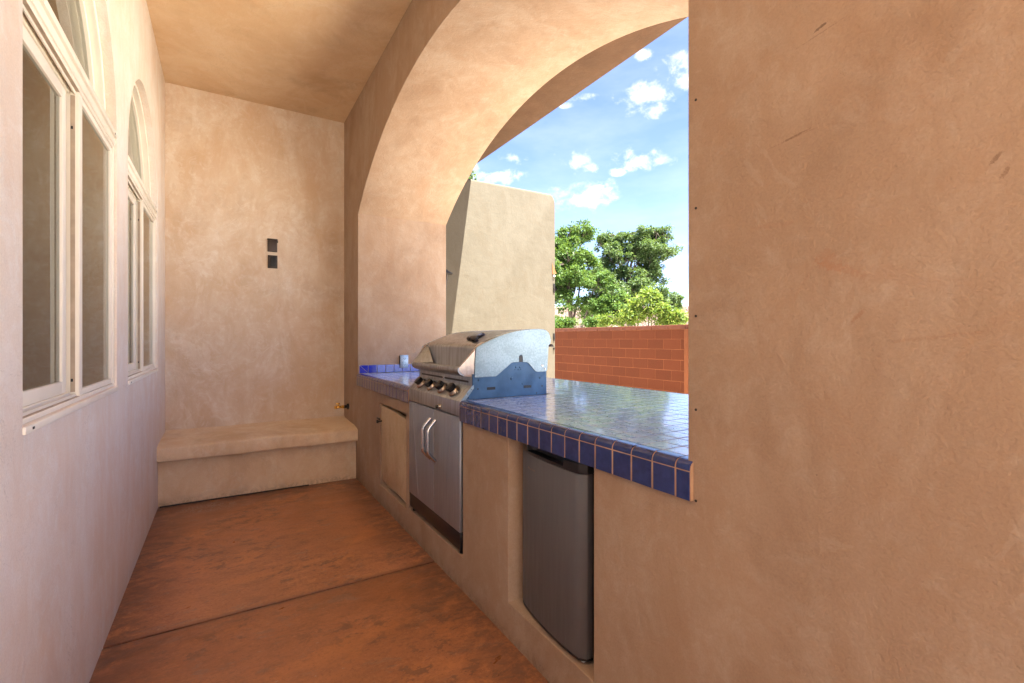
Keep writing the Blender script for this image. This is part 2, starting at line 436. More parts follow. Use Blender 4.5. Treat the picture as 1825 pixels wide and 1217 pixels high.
def leaf_mat(name, cols, trans=.35):
    m, t, b = newmat(name)
    o = [n for n in t.n if n.type == 'OUTPUT_MATERIAL'][0]
    geo = t.node('ShaderNodeNewGeometry')
    rp = t.node('ShaderNodeValToRGB'); t.link(geo.outputs['Random Per Island'], rp.inputs[0])
    cr = rp.color_ramp
    cr.elements[0].position = 0; cr.elements[0].color = (*cols[0], 1)
    cr.elements[1].position = 1; cr.elements[1].color = (*cols[-1], 1)
    for i, c in enumerate(cols[1:-1]):
        e = cr.elements.new((i + 1) / (len(cols) - 1)); e.color = (*c, 1)
    t.link(rp.outputs[0], b.inputs['Base Color']); b.inputs['Roughness'].default_value = .5
    b.inputs['Specular IOR Level'].default_value = .28
    tl = t.node('ShaderNodeBsdfTranslucent'); t.link(t.mix(.5, rp.outputs[0], (.22, .30, .03)), tl.inputs[0])
    mx = t.node('ShaderNodeMixShader'); mx.inputs[0].default_value = trans
    t.link(b.outputs[0], mx.inputs[1]); t.link(tl.outputs[0], mx.inputs[2]); t.link(mx.outputs[0], o.inputs[0])
    return m


M['ash'] = leaf_mat('ash_leaf', [(.028, .062, .018), (.048, .098, .028), (.072, .128, .045), (.16, .22, .11)])
M['ash2'] = leaf_mat('ash_leaf_bright', [(.032, .078, .014), (.052, .122, .022), (.075, .15, .03), (.14, .22, .07)])
M['lime'] = leaf_mat('yellow_green_leaf', [(.05, .10, .015), (.08, .14, .02), (.13, .19, .025), (.26, .29, .06)], .45)
M['bark'] = simple('bark', (.085, .065, .05), .9, bump=.8, bscale=30, var=.3, vscale=12)


def rooftile_mat():
    m, t, b = newmat('clay_roof_tile')
    geo = t.node('ShaderNodeNewGeometry')
    c = t.mix(geo.outputs['Random Per Island'], (.13, .085, .065), (.24, .17, .14))
    t.link(c, b.inputs['Base Color']); b.inputs['Roughness'].default_value = .85
    return m


M['rooftile'] = rooftile_mat()


# ------------------------------------------------------------------ mesh helpers
class MB:
    def __init__(s): s.v = []; s.f = []; s.mi = []; s.cur = 0
    def add(s, vs, fs):
        o = len(s.v); s.v += [tuple(p) for p in vs]
        for f in fs: s.f.append([i + o for i in f]); s.mi.append(s.cur)
        return s
    def box(s, x0, x1, y0, y1, z0, z1):
        s.add([(x0, y0, z0), (x1, y0, z0), (x1, y1, z0), (x0, y1, z0), (x0, y0, z1), (x1, y0, z1), (x1, y1, z1), (x0, y1, z1)],
              [(0, 3, 2, 1), (4, 5, 6, 7), (0, 1, 5, 4), (1, 2, 6, 5), (2, 3, 7, 6), (3, 0, 4, 7)]); return s
    def prism(s, pts, a0, a1, axis='y'):
        """closed 2D outline extruded along an axis; pts are (x,z) for y, (y,z) for x, (x,y) for z"""
        n = len(pts)
        def P(p, a):
            return {'y': (p[0], a, p[1]), 'x': (a, p[0], p[1]), 'z': (p[0], p[1], a)}[axis]
        vs = [P(p, a0) for p in pts] + [P(p, a1) for p in pts]
        fs = [tuple(range(n))[::-1], tuple(range(n, 2 * n))] + [(i, (i + 1) % n, (i + 1) % n + n, i + n) for i in range(n)]
        s.add(vs, fs); return s
    def cyl(s, c, r, h, axis='z', n=20, r2=None):
        r2 = r if r2 is None else r2
        vs = []
        for k, (rr, a) in enumerate(((r, 0), (r2, h))):
            for i in range(n):
                t = 2 * PI * i / n; p, q = rr * math.cos(t), rr * math.sin(t)
                vs.append({'z': (c[0] + p, c[1] + q, c[2] + a), 'x': (c[0] + a, c[1] + p, c[2] + q), 'y': (c[0] + p, c[1] + a, c[2] + q)}[axis])
        s.add(vs, [tuple(range(n))[::-1], tuple(range(n, 2 * n))] + [(i, (i + 1) % n, (i + 1) % n + n, i + n) for i in range(n)]); return s
    def tube(s, pts, rad, n=10, cap=True):
        pts = [Vector(p) for p in pts]
        rads = rad if isinstance(rad, (list, tuple)) else [rad] * len(pts)
        o = len(s.v); up = Vector((0, 0, 1))
        prev = None
        for i, p in enumerate(pts):
            d = (pts[min(i + 1, len(pts) - 1)] - pts[max(i - 1, 0)]).normalized()
            if prev is None:
                a = d.cross(up)
                if a.length < .05: a = d.cross(Vector((1, 0, 0)))
            else: a = prev - d * prev.dot(d)
            a.normalize(); prev = a; b = d.cross(a)
            for k in range(n):
                t = 2 * PI * k / n; s.v.append(tuple(p + (a * math.cos(t) + b * math.sin(t)) * rads[i]))
        for i in range(len(pts) - 1):
            for k in range(n):
                s.f.append([o + i * n + k, o + i * n + (k + 1) % n, o + (i + 1) * n + (k + 1) % n, o + (i + 1) * n + k]); s.mi.append(s.cur)
        if cap:
            s.f.append([o + k for k in range(n)][::-1]); s.mi.append(s.cur)
            e = o + (len(pts) - 1) * n; s.f.append([e + k for k in range(n)]); s.mi.append(s.cur)
        return s
    def xf(s, mat):
        s.v = [tuple(mat @ Vector(p)) for p in s.v]; return s
    def mesh(s, name, off=(0, 0, 0)):
        m = bpy.data.meshes.new(name)
        m.from_pydata([(p[0] - off[0], p[1] - off[1], p[2] - off[2]) for p in s.v], [], s.f)
        if any(s.mi): m.polygons.foreach_set('material_index', s.mi)
        m.update(); return m


def finish(me, bevel=0, seg=2, smooth=True, angle=30, fixn=True):
    if bevel or fixn:
        bm = bmesh.new(); bm.from_mesh(me)
        bmesh.ops.recalc_face_normals(bm, faces=bm.faces)
        if bevel:
            ed = [e for e in bm.edges if len(e.link_faces) == 2 and e.calc_face_angle(0) > R(angle)]
            bmesh.ops.bevel(bm, geom=ed, offset=bevel, segments=seg, profile=.5, affect='EDGES', clamp_overlap=True)
        bm.to_mesh(me); bm.free()
    if smooth:
        me.polygons.foreach_set('use_smooth', [True] * len(me.polygons))
        me.set_sharp_from_angle(angle=R(38))
    me.update()


def setprops(o, label=None, cat=None, group=None, kind=None):
    if label: o['label'] = label
    if cat: o['category'] = cat
    if group: o['group'] = group
    if kind: o['kind'] = kind
    return o


def thing(name, label, cat, loc=(0, 0, 0), group=None, rotz=0):
    o = bpy.data.objects.new(name, None); COL.objects.link(o); o.location = loc; o.empty_display_size = .1
    o.rotation_euler = (0, 0, rotz)
    return setprops(o, label, cat, group)


def wpos(o):
    p = Vector((0, 0, 0))
    while o is not None:
        p += Vector(o.location); o = o.parent
    return p


def part(name, mb, mat, parent, bevel=0, seg=2, smooth=True, label=None, kind=None, local=False, mats=None, angle=30):
    """mb is in world coordinates (or the parent's own when local); stored relative to the parent"""
    off = (0, 0, 0) if (local or parent is None) else wpos(parent)
    me = mb.mesh(name, off)
    finish(me, bevel, seg, smooth, angle)
    for mm in (mats or [mat]): me.materials.append(mm)
    o = bpy.data.objects.new(name, me); COL.objects.link(o); o.parent = parent
    return setprops(o, label, None, None, kind)


def single(name, mb, mat, label, cat, base=None, **kw):
    """a thing that is one mesh"""
    base = base or mb.v[0]
    me = mb.mesh(name, base)
    finish(me, kw.get('bevel', 0), kw.get('seg', 2))
    me.materials.append(mat)
    o = bpy.data.objects.new(name, me); COL.objects.link(o); o.location = base
    return setprops(o, label, cat, kw.get('group'), kw.get('kind'))


def boolean(mb, cutters):
    me = mb.mesh('tmp'); finish(me, 0, smooth=False)
    o = bpy.data.objects.new('tmp', me); COL.objects.link(o)
    rm = []
    for c in cutters:
        cm = c.mesh('cut'); finish(cm, 0, smooth=False)
        co = bpy.data.objects.new('cut', cm); COL.objects.link(co); rm.append(co)
        md = o.modifiers.new('b', 'BOOLEAN'); md.operation = 'DIFFERENCE'; md.solver = 'EXACT'; md.object = co
    dg = bpy.context.evaluated_depsgraph_get(); dg.update()
    res = bpy.data.meshes.new_from_object(o.evaluated_get(dg))
    for q in rm + [o]: bpy.data.objects.remove(q, do_unlink=True)
    return res


def mesh_obj(name, me, mat, parent=None, bevel=0, seg=3, angle=25, ragged=0):
    bm = bmesh.new(); bm.from_mesh(me)
    bmesh.ops.remove_doubles(bm, verts=bm.verts, dist=.0005)
    bmesh.ops.dissolve_limit(bm, angle_limit=R(1), verts=bm.verts, edges=bm.edges)
    bmesh.ops.recalc_face_normals(bm, faces=bm.faces)
    if bevel:
        ed = [e for e in bm.edges if len(e.link_faces) == 2 and e.calc_face_angle(0) > R(angle)]
        bmesh.ops.bevel(bm, geom=ed, offset=bevel, segments=seg, profile=.5, affect='EDGES', clamp_overlap=True)
    bm.to_mesh(me); bm.free()
    me.polygons.foreach_set('use_smooth', [True] * len(me.polygons)); me.set_sharp_from_angle(angle=R(20))
    me.materials.clear(); me.materials.append(mat); me.name = name
    o = bpy.data.objects.new(name, me); COL.objects.link(o); o.parent = parent
    return o


# ------------------------------------------------------------------ key measures (metres)
XW, XO = .985, 1.807           # inner and outer face of the arcade wall
XL = -.41                      # window wall
YE = 4.72                      # end wall
ZC = 3.30                      # ceiling
YN, YF = .774, 4.17            # arch jambs
ZT = .920                      # counter top

# ------------------------------------------------------------------ ground
g = MB().box(-400, 400, -400, 400, -.30, -.06)
o = part('ground', g, M['dirt'], None, smooth=False, kind='structure')
g = MB().box(XL - .1, 9.0, -14, -.40, -.06, -.004).box(XO + .41, 7.0, -.40, 14, -.06, -.02)  # first box is unseen behind the camera, laid pale to bounce more light
o = part('patio', g, M['patio'], None, smooth=False, kind='structure')
pf = part('porch_floor', MB().box(XL - .2, XO + .4, -.39, YE + .5, -.059, -.012), M['joint'], None, smooth=False, kind='structure')
for y0, y1 in ((2.436, YE + .2), (-.385, 2.424)):
    part('slab', MB().box(XL - .1, XO + .3, y0, y1, -.011, 0), M['floor'], pf, bevel=.004, seg=2)

# ------------------------------------------------------------------ arcade wall with its arch, recesses and openings
aw = thing('arcade_wall', 'thick orange tan stucco wall with a broad arch over the blue tiled counter', 'wall')
RA, YC, ZA = 2.708, 2.472, .197


def arch_outline(y0, y1, zb, zs=2.305, n=44):
    c = (y0 + y1) / 2; h = (y1 - y0) / 2
    pts = [(y0, zb), (y1, zb)]
    a = math.asin(h / RA)
    cz = zs - RA * math.cos(a)
    for i in range(n + 1):
        t = a - 2 * a * i / n
        pts.append((c + RA * math.sin(t), cz + RA * math.cos(t)))
    return pts


cut = []
cut.append(MB().prism(arch_outline(YN, YF, .866), XW - .3, XO + .3, 'x'))
cut.append(MB().box(XW - .3, 1.56, 2.072, 2.852, .162, 1.0))     # grill bay
cut.append(MB().box(XW - .3, 1.60, 1.125, 1.645, .148, .852))    # fridge bay
cut.append(MB().box(XW - .3, XW + .07, 2.905, 3.503, .141, .744))  # access door
body = boolean(MB().box(XW, XO, -.05, 5.5, -.05, 3.46), cut)
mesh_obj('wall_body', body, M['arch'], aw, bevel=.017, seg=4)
# little anchor holes left down the edge of the pier
for z, dx in ((1.805, 0), (1.54, .001), (1.276, .0), (1.047, .001), (.824, 0)):
    part('anchor_hole', MB().cyl((XW - .0012, .750, z), .0032, .0022, 'x', 12), M['blackmatte'], aw)

# stucco faced access door
ad = MB().prism([(2.922, .168), (3.10, .176), (3.28, .168), (3.488, .186), (3.497, .728), (3.2, .722), (2.922, .700)], XW + .008, XW + .040, 'x')
bm_pts = []
dr = part('access_door', ad, M['door_stucco'], aw, bevel=.004, seg=2, label='small stucco faced access door with a black knob')
kn = MB().cyl((XW - .034, 3.463, .616), .013, .012, 'x', 16, .013).cyl((XW - .024, 3.463, .616), .006, .03, 'x', 12)
part('knob', kn, M['iron'], dr, bevel=.002)
lt = MB().box(XW - .012, XW - .002, 3.475, 3.545, .622, .634)
part('latch', lt, M['iron'], dr, bevel=.002)

# ------------------------------------------------------------------ roof, ceiling and the outer eave
rf = thing('porch_roof', 'flat stucco roof with a deep brown soffit beyond the arch', 'roof')
part('ceiling', MB().box(XL - .3, XW - .001, -4.0, YE + .3, ZC, 3.46), M['ceiling'], rf, bevel=0)
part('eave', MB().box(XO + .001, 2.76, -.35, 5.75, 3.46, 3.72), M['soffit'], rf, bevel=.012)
part('roof_deck', MB().box(XL - 4.0, XO, -4.0, 5.75, 3.461, 3.721), M['arch'], rf)

# ------------------------------------------------------------------ end wall and built in bench
ew = thing('end_wall', 'mottled tan stucco wall closing the far end of the porch', 'wall', (0, YE, 0))
part('wall_body', MB().box(XL - .01, XW + .01, YE, YE + .25, -.05, ZC + .02), M['end'], ew)
bn = thing('bench', 'low built-in stucco bench with rounded overhanging seat at the far wall', 'bench', (.28, 4.45, 0))


def bulge(o, amp, sc, seed=0):
    me = o.data
    from mathutils import noise as mn
    for v in me.vertices:
        p = Vector(v.co) * sc + Vector((seed, seed * 2, 0))
        v.co += Vector((0, mn.noise(p), mn.noise(p + Vector((5, 5, 5))))) * amp


bb = MB()
xs = np.linspace(XL - .005, XW + .005, 15)
for i in range(14): pass


def extr_x(outline, xs):
    n = len(outline); mb = MB(); vs = []
    for x in xs: vs += [(x, p[0], p[1]) for p in outline]
    fs = [tuple(range(n))[::-1], tuple(range((len(xs) - 1) * n, len(xs) * n))]
    for k in range(len(xs) - 1):
        fs += [(k * n + i, k * n + (i + 1) % n, (k + 1) * n + (i + 1) % n, (k + 1) * n + i) for i in range(n)]
    return mb.add(vs, fs)


base_o = part('bench_base', extr_x([(4.238, .0), (YE - .002, .0), (YE - .002, .36), (4.246, .36), (4.242, .2)], xs), M['bench'], bn)
nose = [(4.262, .345), (4.182, .338), (4.170, .344), (4.166, .36), (4.168, .418), (4.174, .436), (4.190, .446), (4.215, .450), (4.30, .456), (YE - .02, .466), (YE - .002, .48), (YE - .002, .345)]
seat_o = part('bench_seat', extr_x(nose, xs), M['bench'], bn)
bulge(seat_o, .009, 3.1, 1.0); bulge(base_o, .006, 2.5, 3.0)
# black strip standing in for the shade along the foot of the bench
part('floor_gap_shade', MB().box(XL + .01, .60, 4.226, 4.24, .0005, .0075), M['blackmatte'], bn)

# ------------------------------------------------------------------ window wall
ww = thing('window_wall', 'pale pinkish stucco wall with two round topped windows', 'wall')
WIN = [(1.565, 2.715), (3.0, 4.19)]
ZS, ZH, ZB = 1.010, 2.078, 2.137


def half_round(y0, y1, zb, zs, n=36, grow=0.0):
    c = (y0 + y1) / 2; r = (y1 - y0) / 2 + grow
    return [(c - r, zb), (c + r, zb)] + [(c + r * math.cos(PI * i / n), zs + r * math.sin(PI * i / n)) for i in range(n + 1)]


cut = [MB().prism(half_round(a, b, ZS, ZB), XL - .6, XL + .3, 'x') for a, b in WIN]
wb = boolean(MB().box(XL - .25, XL, -4.5, YE + .2, -.05, ZC + .05), cut)
mesh_obj('wall_body', wb, M['window_wall'], ww, bevel=.010, seg=3)


def ring(mb, c, zs, r0, r1, x0, x1, n=36):
    """half ring band from radius r0 (inner) to r1 (outer)"""
    vs = []
    for i in range(n + 1):
        t = PI * i / n; cs, sn = math.cos(t), math.sin(t)
        for (r, x) in ((r0, x0), (r1, x0), (r1, x1), (r0, x1)): vs.append((x, c + r * cs, zs + r * sn))
    fs = [(0, 1, 2, 3), tuple(4 * n + k for k in (3, 2, 1, 0))]
    for i in range(n):
        for k in range(4): fs.append((4 * i + k, 4 * i + (k + 1) % 4, 4 * i + 4 + (k + 1) % 4, 4 * i + 4 + k))
    return mb.add(vs, fs)


for (y0, y1) in WIN:
    c = (y0 + y1) / 2; r = (y1 - y0) / 2
    lab = 'nearer round topped almond window with a sliding sash' if y0 < 2 else 'farther round topped almond window beside the end wall'
    f = MB()
    xf0, xb = XL - .010, XL - .085
    m0, m1 = c + .005, c + .045                     # centre mullion
    f.box(xb, xf0, y0, y0 + .016, ZS, ZH)           # jambs
    f.box(xb, xf0, y1 - .014, y1, ZS, ZH)
    f.box(xb, xf0, y0 + .016, y1 - .014, ZS, ZS + .014)
    f.box(xb, xf0, y0 + .016, y1 - .014, ZH - .014, ZH)
    # stops behind the sliding sash, one step back
    f.box(xb, XL - .036, y0 + .016, m0, ZS + .014, ZS + .030)
    f.box(xb, XL - .036, y0 + .016, m0, ZH - .028, ZH - .014)
    w_ = part('window', f, M['vinyl'], ww, bevel=.002, seg=1, label=lab)
    part('sill_bar', MB().box(XL - .080, XL + .006, y0 - .002, y1 + .002, ZS - .020, ZS - .0005), M['vinyl'], w_, bevel=.003)
    part('transom_bar', MB().box(xb, XL - .006, y0 + .001, y1 - .001, ZH + .001, ZH + .034).box(xb, XL + .002, y0 + .001, y1 - .001, ZH + .034, ZB), M['vinyl'], w_, bevel=.003)
    part('mullion', MB().box(xb, XL - .013, m0, m1, ZS + .014, ZH - .014), M['vinyl'], w_, bevel=.002, seg=1)
    part('mullion_groove', MB().box(XL - .036, XL - .024, m0 - .0012, m0 - .0002, ZS + .03, ZH - .03), M['vinyl_dirty'], w_)
    part('track', MB().box(XL - .0355, XL - .012, y0 + .017, m0 - .001, ZS + .0141, ZS + .0152), M['vinyl_dirty'], w_)
    part('track_rail', MB().box(XL - .026, XL - .022, y0 + .017, m0 - .001, ZS + .0153, ZS + .024), M['vinyl'], w_)
    part('head_track', MB().box(XL - .0355, XL - .012, y0 + .017, m0 - .001, ZH - .0152, ZH - .0141), M['vinyl_dirty'], w_)
    part('head_rail', MB().box(XL - .026, XL - .022, y0 + .017, m0 - .001, ZH - .026, ZH - .0153), M['vinyl'], w_)
    # fixed far sash, nearly flush
    s2 = MB(); a0, a1, b0, b1 = m1 + .0005, y1 - .0145, ZS + .0145, ZH - .0145; k = .022
    for bx in ((a0, a0 + k * .5, b0, b1), (a1 - k, a1, b0, b1), (a0 + k * .5, a1 - k, b0, b0 + k), (a0 + k * .5, a1 - k, b1 - k, b1)): s2.box(XL - .050, XL - .015, *bx)
    part('fixed_sash', s2, M['vinyl'], w_, bevel=.003, seg=2)
    part('pane', MB().box(XL - .027, XL - .023, a0 + .008, a1 - .016, b0 + .018, b1 - .018), M['glass'], w_, smooth=False)
    # sliding near sash, one step back behind the track
    s1 = MB(); a0, a1, b0, b1 = y0 + .0165, m0 - .022, ZS + .0305, ZH - .0285; k = .040
    for bx in ((a0, a0 + k, b0, b1), (a1 - k, a1, b0, b1), (a0 + k, a1 - k, b0, b0 + k), (a0 + k, a1 - k, b1 - k, b1)): s1.box(XL - .065, XL - .042, *bx)
    part('sliding_sash', s1, M['vinyl'], w_, bevel=.003, seg=2)
    part('pane', MB().box(XL - .054, XL - .050, a0 + .036, a1 - .036, b0 + .036, b1 - .036), M['glass'], w_, smooth=False)
    # arched light, deeper than the sashes
    part('arch_frame', ring(MB(), c, ZB, r - .022, r - .001, XL - .100, XL - .036), M['vinyl'], w_, bevel=.002, seg=1)
    part('arch_stop', ring(MB(), c, ZB, r - .036, r - .0225, XL - .100, XL - .066), M['vinyl'], w_, bevel=.002, seg=1)
    part('pane', MB().prism(half_round(y0, y1, ZB + .001, ZB, grow=-.03), XL - .084, XL - .080, 'x'), M['glass'], w_, smooth=False)
    for yy, zz, ff in ((m0, ZH - .14, 0), (m0, ZS + .07, 0), (y1 - .05, ZB - .018, 1), (y0 + .05, ZS - .010, 2)):
        wm = MB().box(XL - .035, XL - .029, m0 - .0022, m0 - .0013, zz - .005, zz + .005) if ff == 0 else (MB().box(XL + .0021, XL + .0032, yy - .006, yy + .006, zz - .003, zz + .003) if ff == 1 else MB().box(XL + .0061, XL + .0072, yy - .006, yy + .006, zz - .003, zz + .003))
        part('weep_hole', wm, M['blackmatte'], w_)
# dim room behind the glass
rm = MB()
rm.box(-4.2, -4.1, -4.5, 4.9, 0, 3.3).box(-4.1, XL - .25, 4.72, 4.9, 0, 3.3).box(-4.1, XL - .25, -4.6, -4.5, 0, 3.3).box(-4.1, XL - .25, -4.5, 4.72, 3.3, 3.4)
part('room', rm, M['room'], None, smooth=False, kind='structure')
part('room_floor', MB().box(-4.1, XL - .25, -4.5, 4.72, -.05, .0), M['room_floor'], None, smooth=False, kind='structure')

# ------------------------------------------------------------------ tiled countertop
ct = thing('countertop', 'blue glazed tile countertop with bullnose edge running under the arch', 'countertop', (1.5, 2.4, .866))
P = .0757
XE, XB = .973, 2.165
GY0, GY1 = 2.088, 2.838        # grill slot
zt = ZT - .0013
gb = MB()
gb.box(XE + .025, XB - .012, YN + .002, GY0 - .002, .830, zt)          # near run
gb.box(XE + .025, XB - .012, GY1 + .002, YF - .002, .830, zt)          # far run
gb.box(1.522, XB - .012, GY0 - .002, GY1 + .002, .868, zt)             # strip behind the grill
part('grout_bed', gb, M['grout_top'], ct, smooth=False)
# grout that shows between the edge tiles, just behind their faces
for a, b in ((.757, GY0 - .001), (GY1 + .001, 4.176)):
    ge = MB().prism([(XE + .0014, .8225), (XE + .03, .8225), (XE + .03, ZT - .0015), (XE + .020, ZT - .0015), (XE + .0135, ZT - .0035), (XE + .007, ZT - .0080), (XE + .0035, ZT - .0135), (XE + .0014, ZT - .021)], a, b, 'y')
    part('edge_grout', ge, M['grout'], ct)

gap = .0046
def tile_mesh(name, mat, lx, ly, lz, bev):
    mb = MB().box(-lx / 2, lx / 2, -ly / 2, ly / 2, -lz, 0)
    me = mb.mesh(name)
    bm = bmesh.new(); bm.from_mesh(me)
    ed = [e for e in bm.edges if all(v.co.z > -1e-6 for v in e.verts)]
    bmesh.ops.bevel(bm, geom=ed, offset=bev, segments=2, profile=.5, affect='EDGES')
    bm.to_mesh(me); bm.free()
    me.materials.append(mat); return me


cbase = Vector(ct.location)
def put(name, me, pos, parent, rot=(0, 0, 0), scale=(1, 1, 1)):
    o = bpy.data.objects.new(name, me); COL.objects.link(o); o.parent = parent
    o.location = Vector(pos) - wpos(parent); o.rotation_euler = rot; o.scale = scale
    return o


T = P - gap
me_top = tile_mesh('top_tile', M['tile_top'], T, T, .008, .0014)
# bullnose: quarter round over the front edge; face tile below
def bull_mesh(L):
    pr = [(.000, -.024)]
    for i in range(7):
        t = PI / 2 * i / 6
        pr.append((.020 - .020 * math.cos(t), -.020 + .020 * math.sin(t)))
    pr += [(.044, 0), (.044, -.008), (.008, -.024)]
    mb = MB().prism(pr, -L / 2, L / 2, 'y')
    me = mb.mesh('edge_tile'); finish(me, 0, smooth=True); me.materials.append(M['tile_face']); return me
me_bull = bull_mesh(P - gap * 1.2)
def face_mesh(L):
    mb = MB().box(0, .008, -L / 2, L / 2, -.0705, 0)
    me = mb.mesh('face_tile'); bm = bmesh.new(); bm.from_mesh(me)
    ed = [e for e in bm.edges if all(v.co.x < 1e-6 for v in e.verts)]
    bmesh.ops.bevel(bm, geom=ed, offset=.0013, segments=2, profile=.5, affect='EDGES'); bm.to_mesh(me); bm.free()
    me.materials.append(M['tile_face']); return me
me_face = face_mesh(P - gap * 1.3)
# joints of the near run start at y = .8025
def run(y0, y1, first):
    edges = [y0]; y = first
    while y < y1 - .008: edges.append(y); y += P
    edges.append(y1)
    return [(a, b) for a, b in zip(edges, edges[1:]) if b - a > .008]
near = run(.757, GY0 - .001, .8025)
far = run(GY1 + .001, 4.176, GY1 + .001 + P)
rr = random.Random(3)
for seg in near + far:
    a, b = seg; L = b - a; c = (a + b) / 2; sc = (L - gap * 1.25) / (P - gap * 1.25)
    j = rr.uniform(-.0006, .0006)
    put('edge_tile', me_bull, (XE + j, c, ZT + rr.uniform(-.0003, .0003)), ct, scale=(1, sc, 1))
    put('face_tile', me_face, (XE + j * .6, c, ZT - .0275), ct, rot=(rr.uniform(-.006, .006), 0, rr.uniform(-.01, .01)), scale=(1, sc, 1))
# top tiles: rows across from the edge tiles to the outer bullnose
xrow = []
x = XE + .046
while x < XB - .03: xrow.append((x, min(x + P, XB - .026))); x += P
cells = []
for (a, b) in near + far:
    a2 = max(a, YN + .004); b2 = min(b, YF - .004)
    if b2 - a2 < .01: continue
    for (p, q) in xrow: cells.append((p, q, a2, b2))
# strip behind the grill
y = GY0 - .001
for i in range(10):
    a = y + i * P; b = min(a + P, GY1 + .001)
    if b - a < .01: continue
    for (p, q) in xrow:
        p2 = max(p, 1.524)
        if q - p2 > .02: cells.append((p2, q, a, b))
cells.sort(key=lambda c: (c[0] ** 2 + c[2] ** 2) ** .5)
rest = MB()
for i, (p, q, a, b) in enumerate(cells):
    sx = (q - p - gap) / T; sy = (b - a - gap) / T
    if i < 296:
        put('top_tile', me_top, ((p + q) / 2, (a + b) / 2, ZT + rr.uniform(-.0004, .0004)), ct, rot=(rr.uniform(-.005, .005), rr.uniform(-.005, .005), 0), scale=(sx, sy, 1))
    else:
        z = ZT + rr.uniform(-.0004, .0004); x0, x1, y0_, y1_ = p + gap / 2, q - gap / 2, a + gap / 2, b - gap / 2; e = .002
        rest.add([(x0, y0_, z - .007), (x1, y0_, z - .007), (x1, y1_, z - .007), (x0, y1_, z - .007), (x0 + e, y0_ + e, z), (x1 - e, y0_ + e, z), (x1 - e, y1_ - e, z), (x0 + e, y1_ - e, z)],
                 [(4, 5, 6, 7), (0, 1, 5, 4), (1, 2, 6, 5), (2, 3, 7, 6), (3, 0, 4, 7)])
part('top_tiles_beyond', rest, M['tile_top'], ct, smooth=False, kind='stuff')
# outer bullnose row (seen edge on as the bright far rim)
out_e = MB()
y = YN + .004
while y < YF - .01:
    b = min(y + P, YF - .004)
    pr = [(XB - .026, ZT), (XB - .014, ZT)] + [(XB - .014 + .014 * math.sin(t), ZT - .014 + .014 * math.cos(t)) for t in [PI / 2 * i / 4 for i in range(1, 5)]] + [(XB, .84), (XB - .008, .84), (XB - .008, ZT - .012), (XB - .026, ZT - .008)]
    out_e.prism(pr, y + gap / 2, b - gap / 2, 'y'); y += P
part('outer_edge_tiles', out_e, M['tile_top'], ct, kind='stuff')

# backsplash against the far jamb
bs = thing('backsplash', 'single row of cobalt tiles along the foot of the far arch jamb', 'backsplash', (1.4, YF, .92))
part('grout_bed', MB().box(XE + .02, XO, YF - .006, YF - .001, ZT + .001, .994), M['grout_top'], bs)
sx0 = XE + .022
i = 0
while sx0 + i * P < XO - .02:
    a = sx0 + i * P; b = min(a + P, XO)
    if i == 0:
        p1 = MB().prism([(a + .002, ZT + .004), (b - .004, ZT + .004), (a + .002, .989)], YF - .012, YF - .004, 'y')
        p2 = MB().prism([(b - .002, ZT + .008), (b - .002, .991), (a + .005, .991)], YF - .012, YF - .004, 'y')
        part('tile', p1, M['tile_splash'], bs, smooth=False, label='triangular half tile at the front corner'); part('tile', p2, M['tile_splash'], bs, smooth=False)
    else:
        part('tile', MB().box(a + .0022, b - .0022, YF - .013, YF - .004, ZT + .004, .991), M['tile_splash'], bs, bevel=.0012, smooth=False)
    i += 1


# ------------------------------------------------------------------ wall plates
def plate(name, label, x0, x1, z0, z1, y, kind):
    t = thing(name, label, 'outlet cover' if kind != 'switch' else 'switch cover', ((x0 + x1) / 2, y, (z0 + z1) / 2))
    col = M['steelbox'] if kind == 'steel' else M['bronze']
    part('plate', MB().box(x0, x1, y - .014, y, z0, z1), col, t, bevel=.003)
    cx, cz = (x0 + x1) / 2, (z0 + z1) / 2
    if kind == 'steel':
        for s_ in (-1, 1):
            zc = cz + s_ * .026
            part('receptacle', MB().prism([(cx + .016 * math.cos(a) * 1.0, zc + .017 * math.sin(a)) for a in [2 * PI * k / 14 for k in range(14)]], y - .018, y - .0135, 'y'), M['steelbox'], t)
            part('slot', MB().box(cx - .009, cx - .0065, y - .0195, y - .0175, zc - .004, zc + .006).box(cx + .006, cx + .0085, y - .0195, y - .0175, zc - .004, zc + .006).cyl((cx, y - .0195, zc - .009), .003, .002, 'y', 8), M['blackmatte'], t)
        part('box_edge', MB().box(x0 - .003, x0 - .0005, y - .02, y, z0 + .006, z1 - .01), M['blackmatte'], t)
    elif kind == 'switch':
        part('flap', MB().box(x0 + .004, x1 - .004, y - .024, y - .0141, z0 + .004, z1 - .012), M['bronze'], t, bevel=.004)
        part('hinge', MB().cyl((x0 - .004, y - .018, z1 - .009), .005, (x1 - x0) + .008, 'x', 10), M['bronze'], t)
        part('latch_tab', MB().box(x1 - .001, x1 + .006, y - .02, y - .012, z1 - .034, z1 - .018), M['bronze'], t)
    else:
        part('cover_door', MB().box(x0 + .019, x1 - .012, y - .027, y - .0141, z0 + .016, z1 - .012), M['blackmatte'], t, bevel=.006)
        part('hinge', MB().cyl((cx - .006, y - .026, z1 - .013), .004, .016, 'x', 10), M['bronze'], t)
        part('lip', MB().box(x0 + .011, x0 + .015, y - .022, y - .0141, z0 + .016, z1 - .014), M['bronze'], t)
    return t


plate('switch_cover', 'upper of two dark bronze weatherproof covers on the far wall', .328, .405, 1.998, 2.116, YE, 'switch')
plate('outlet_cover', 'lower dark cover with raised flap on the far wall', .330, .407, 1.852, 1.968, YE, 'outlet')
plate('counter_outlet', 'grey metal double outlet on the jamb above the blue backsplash', 1.353, 1.430, .956, 1.075, YF, 'steel')

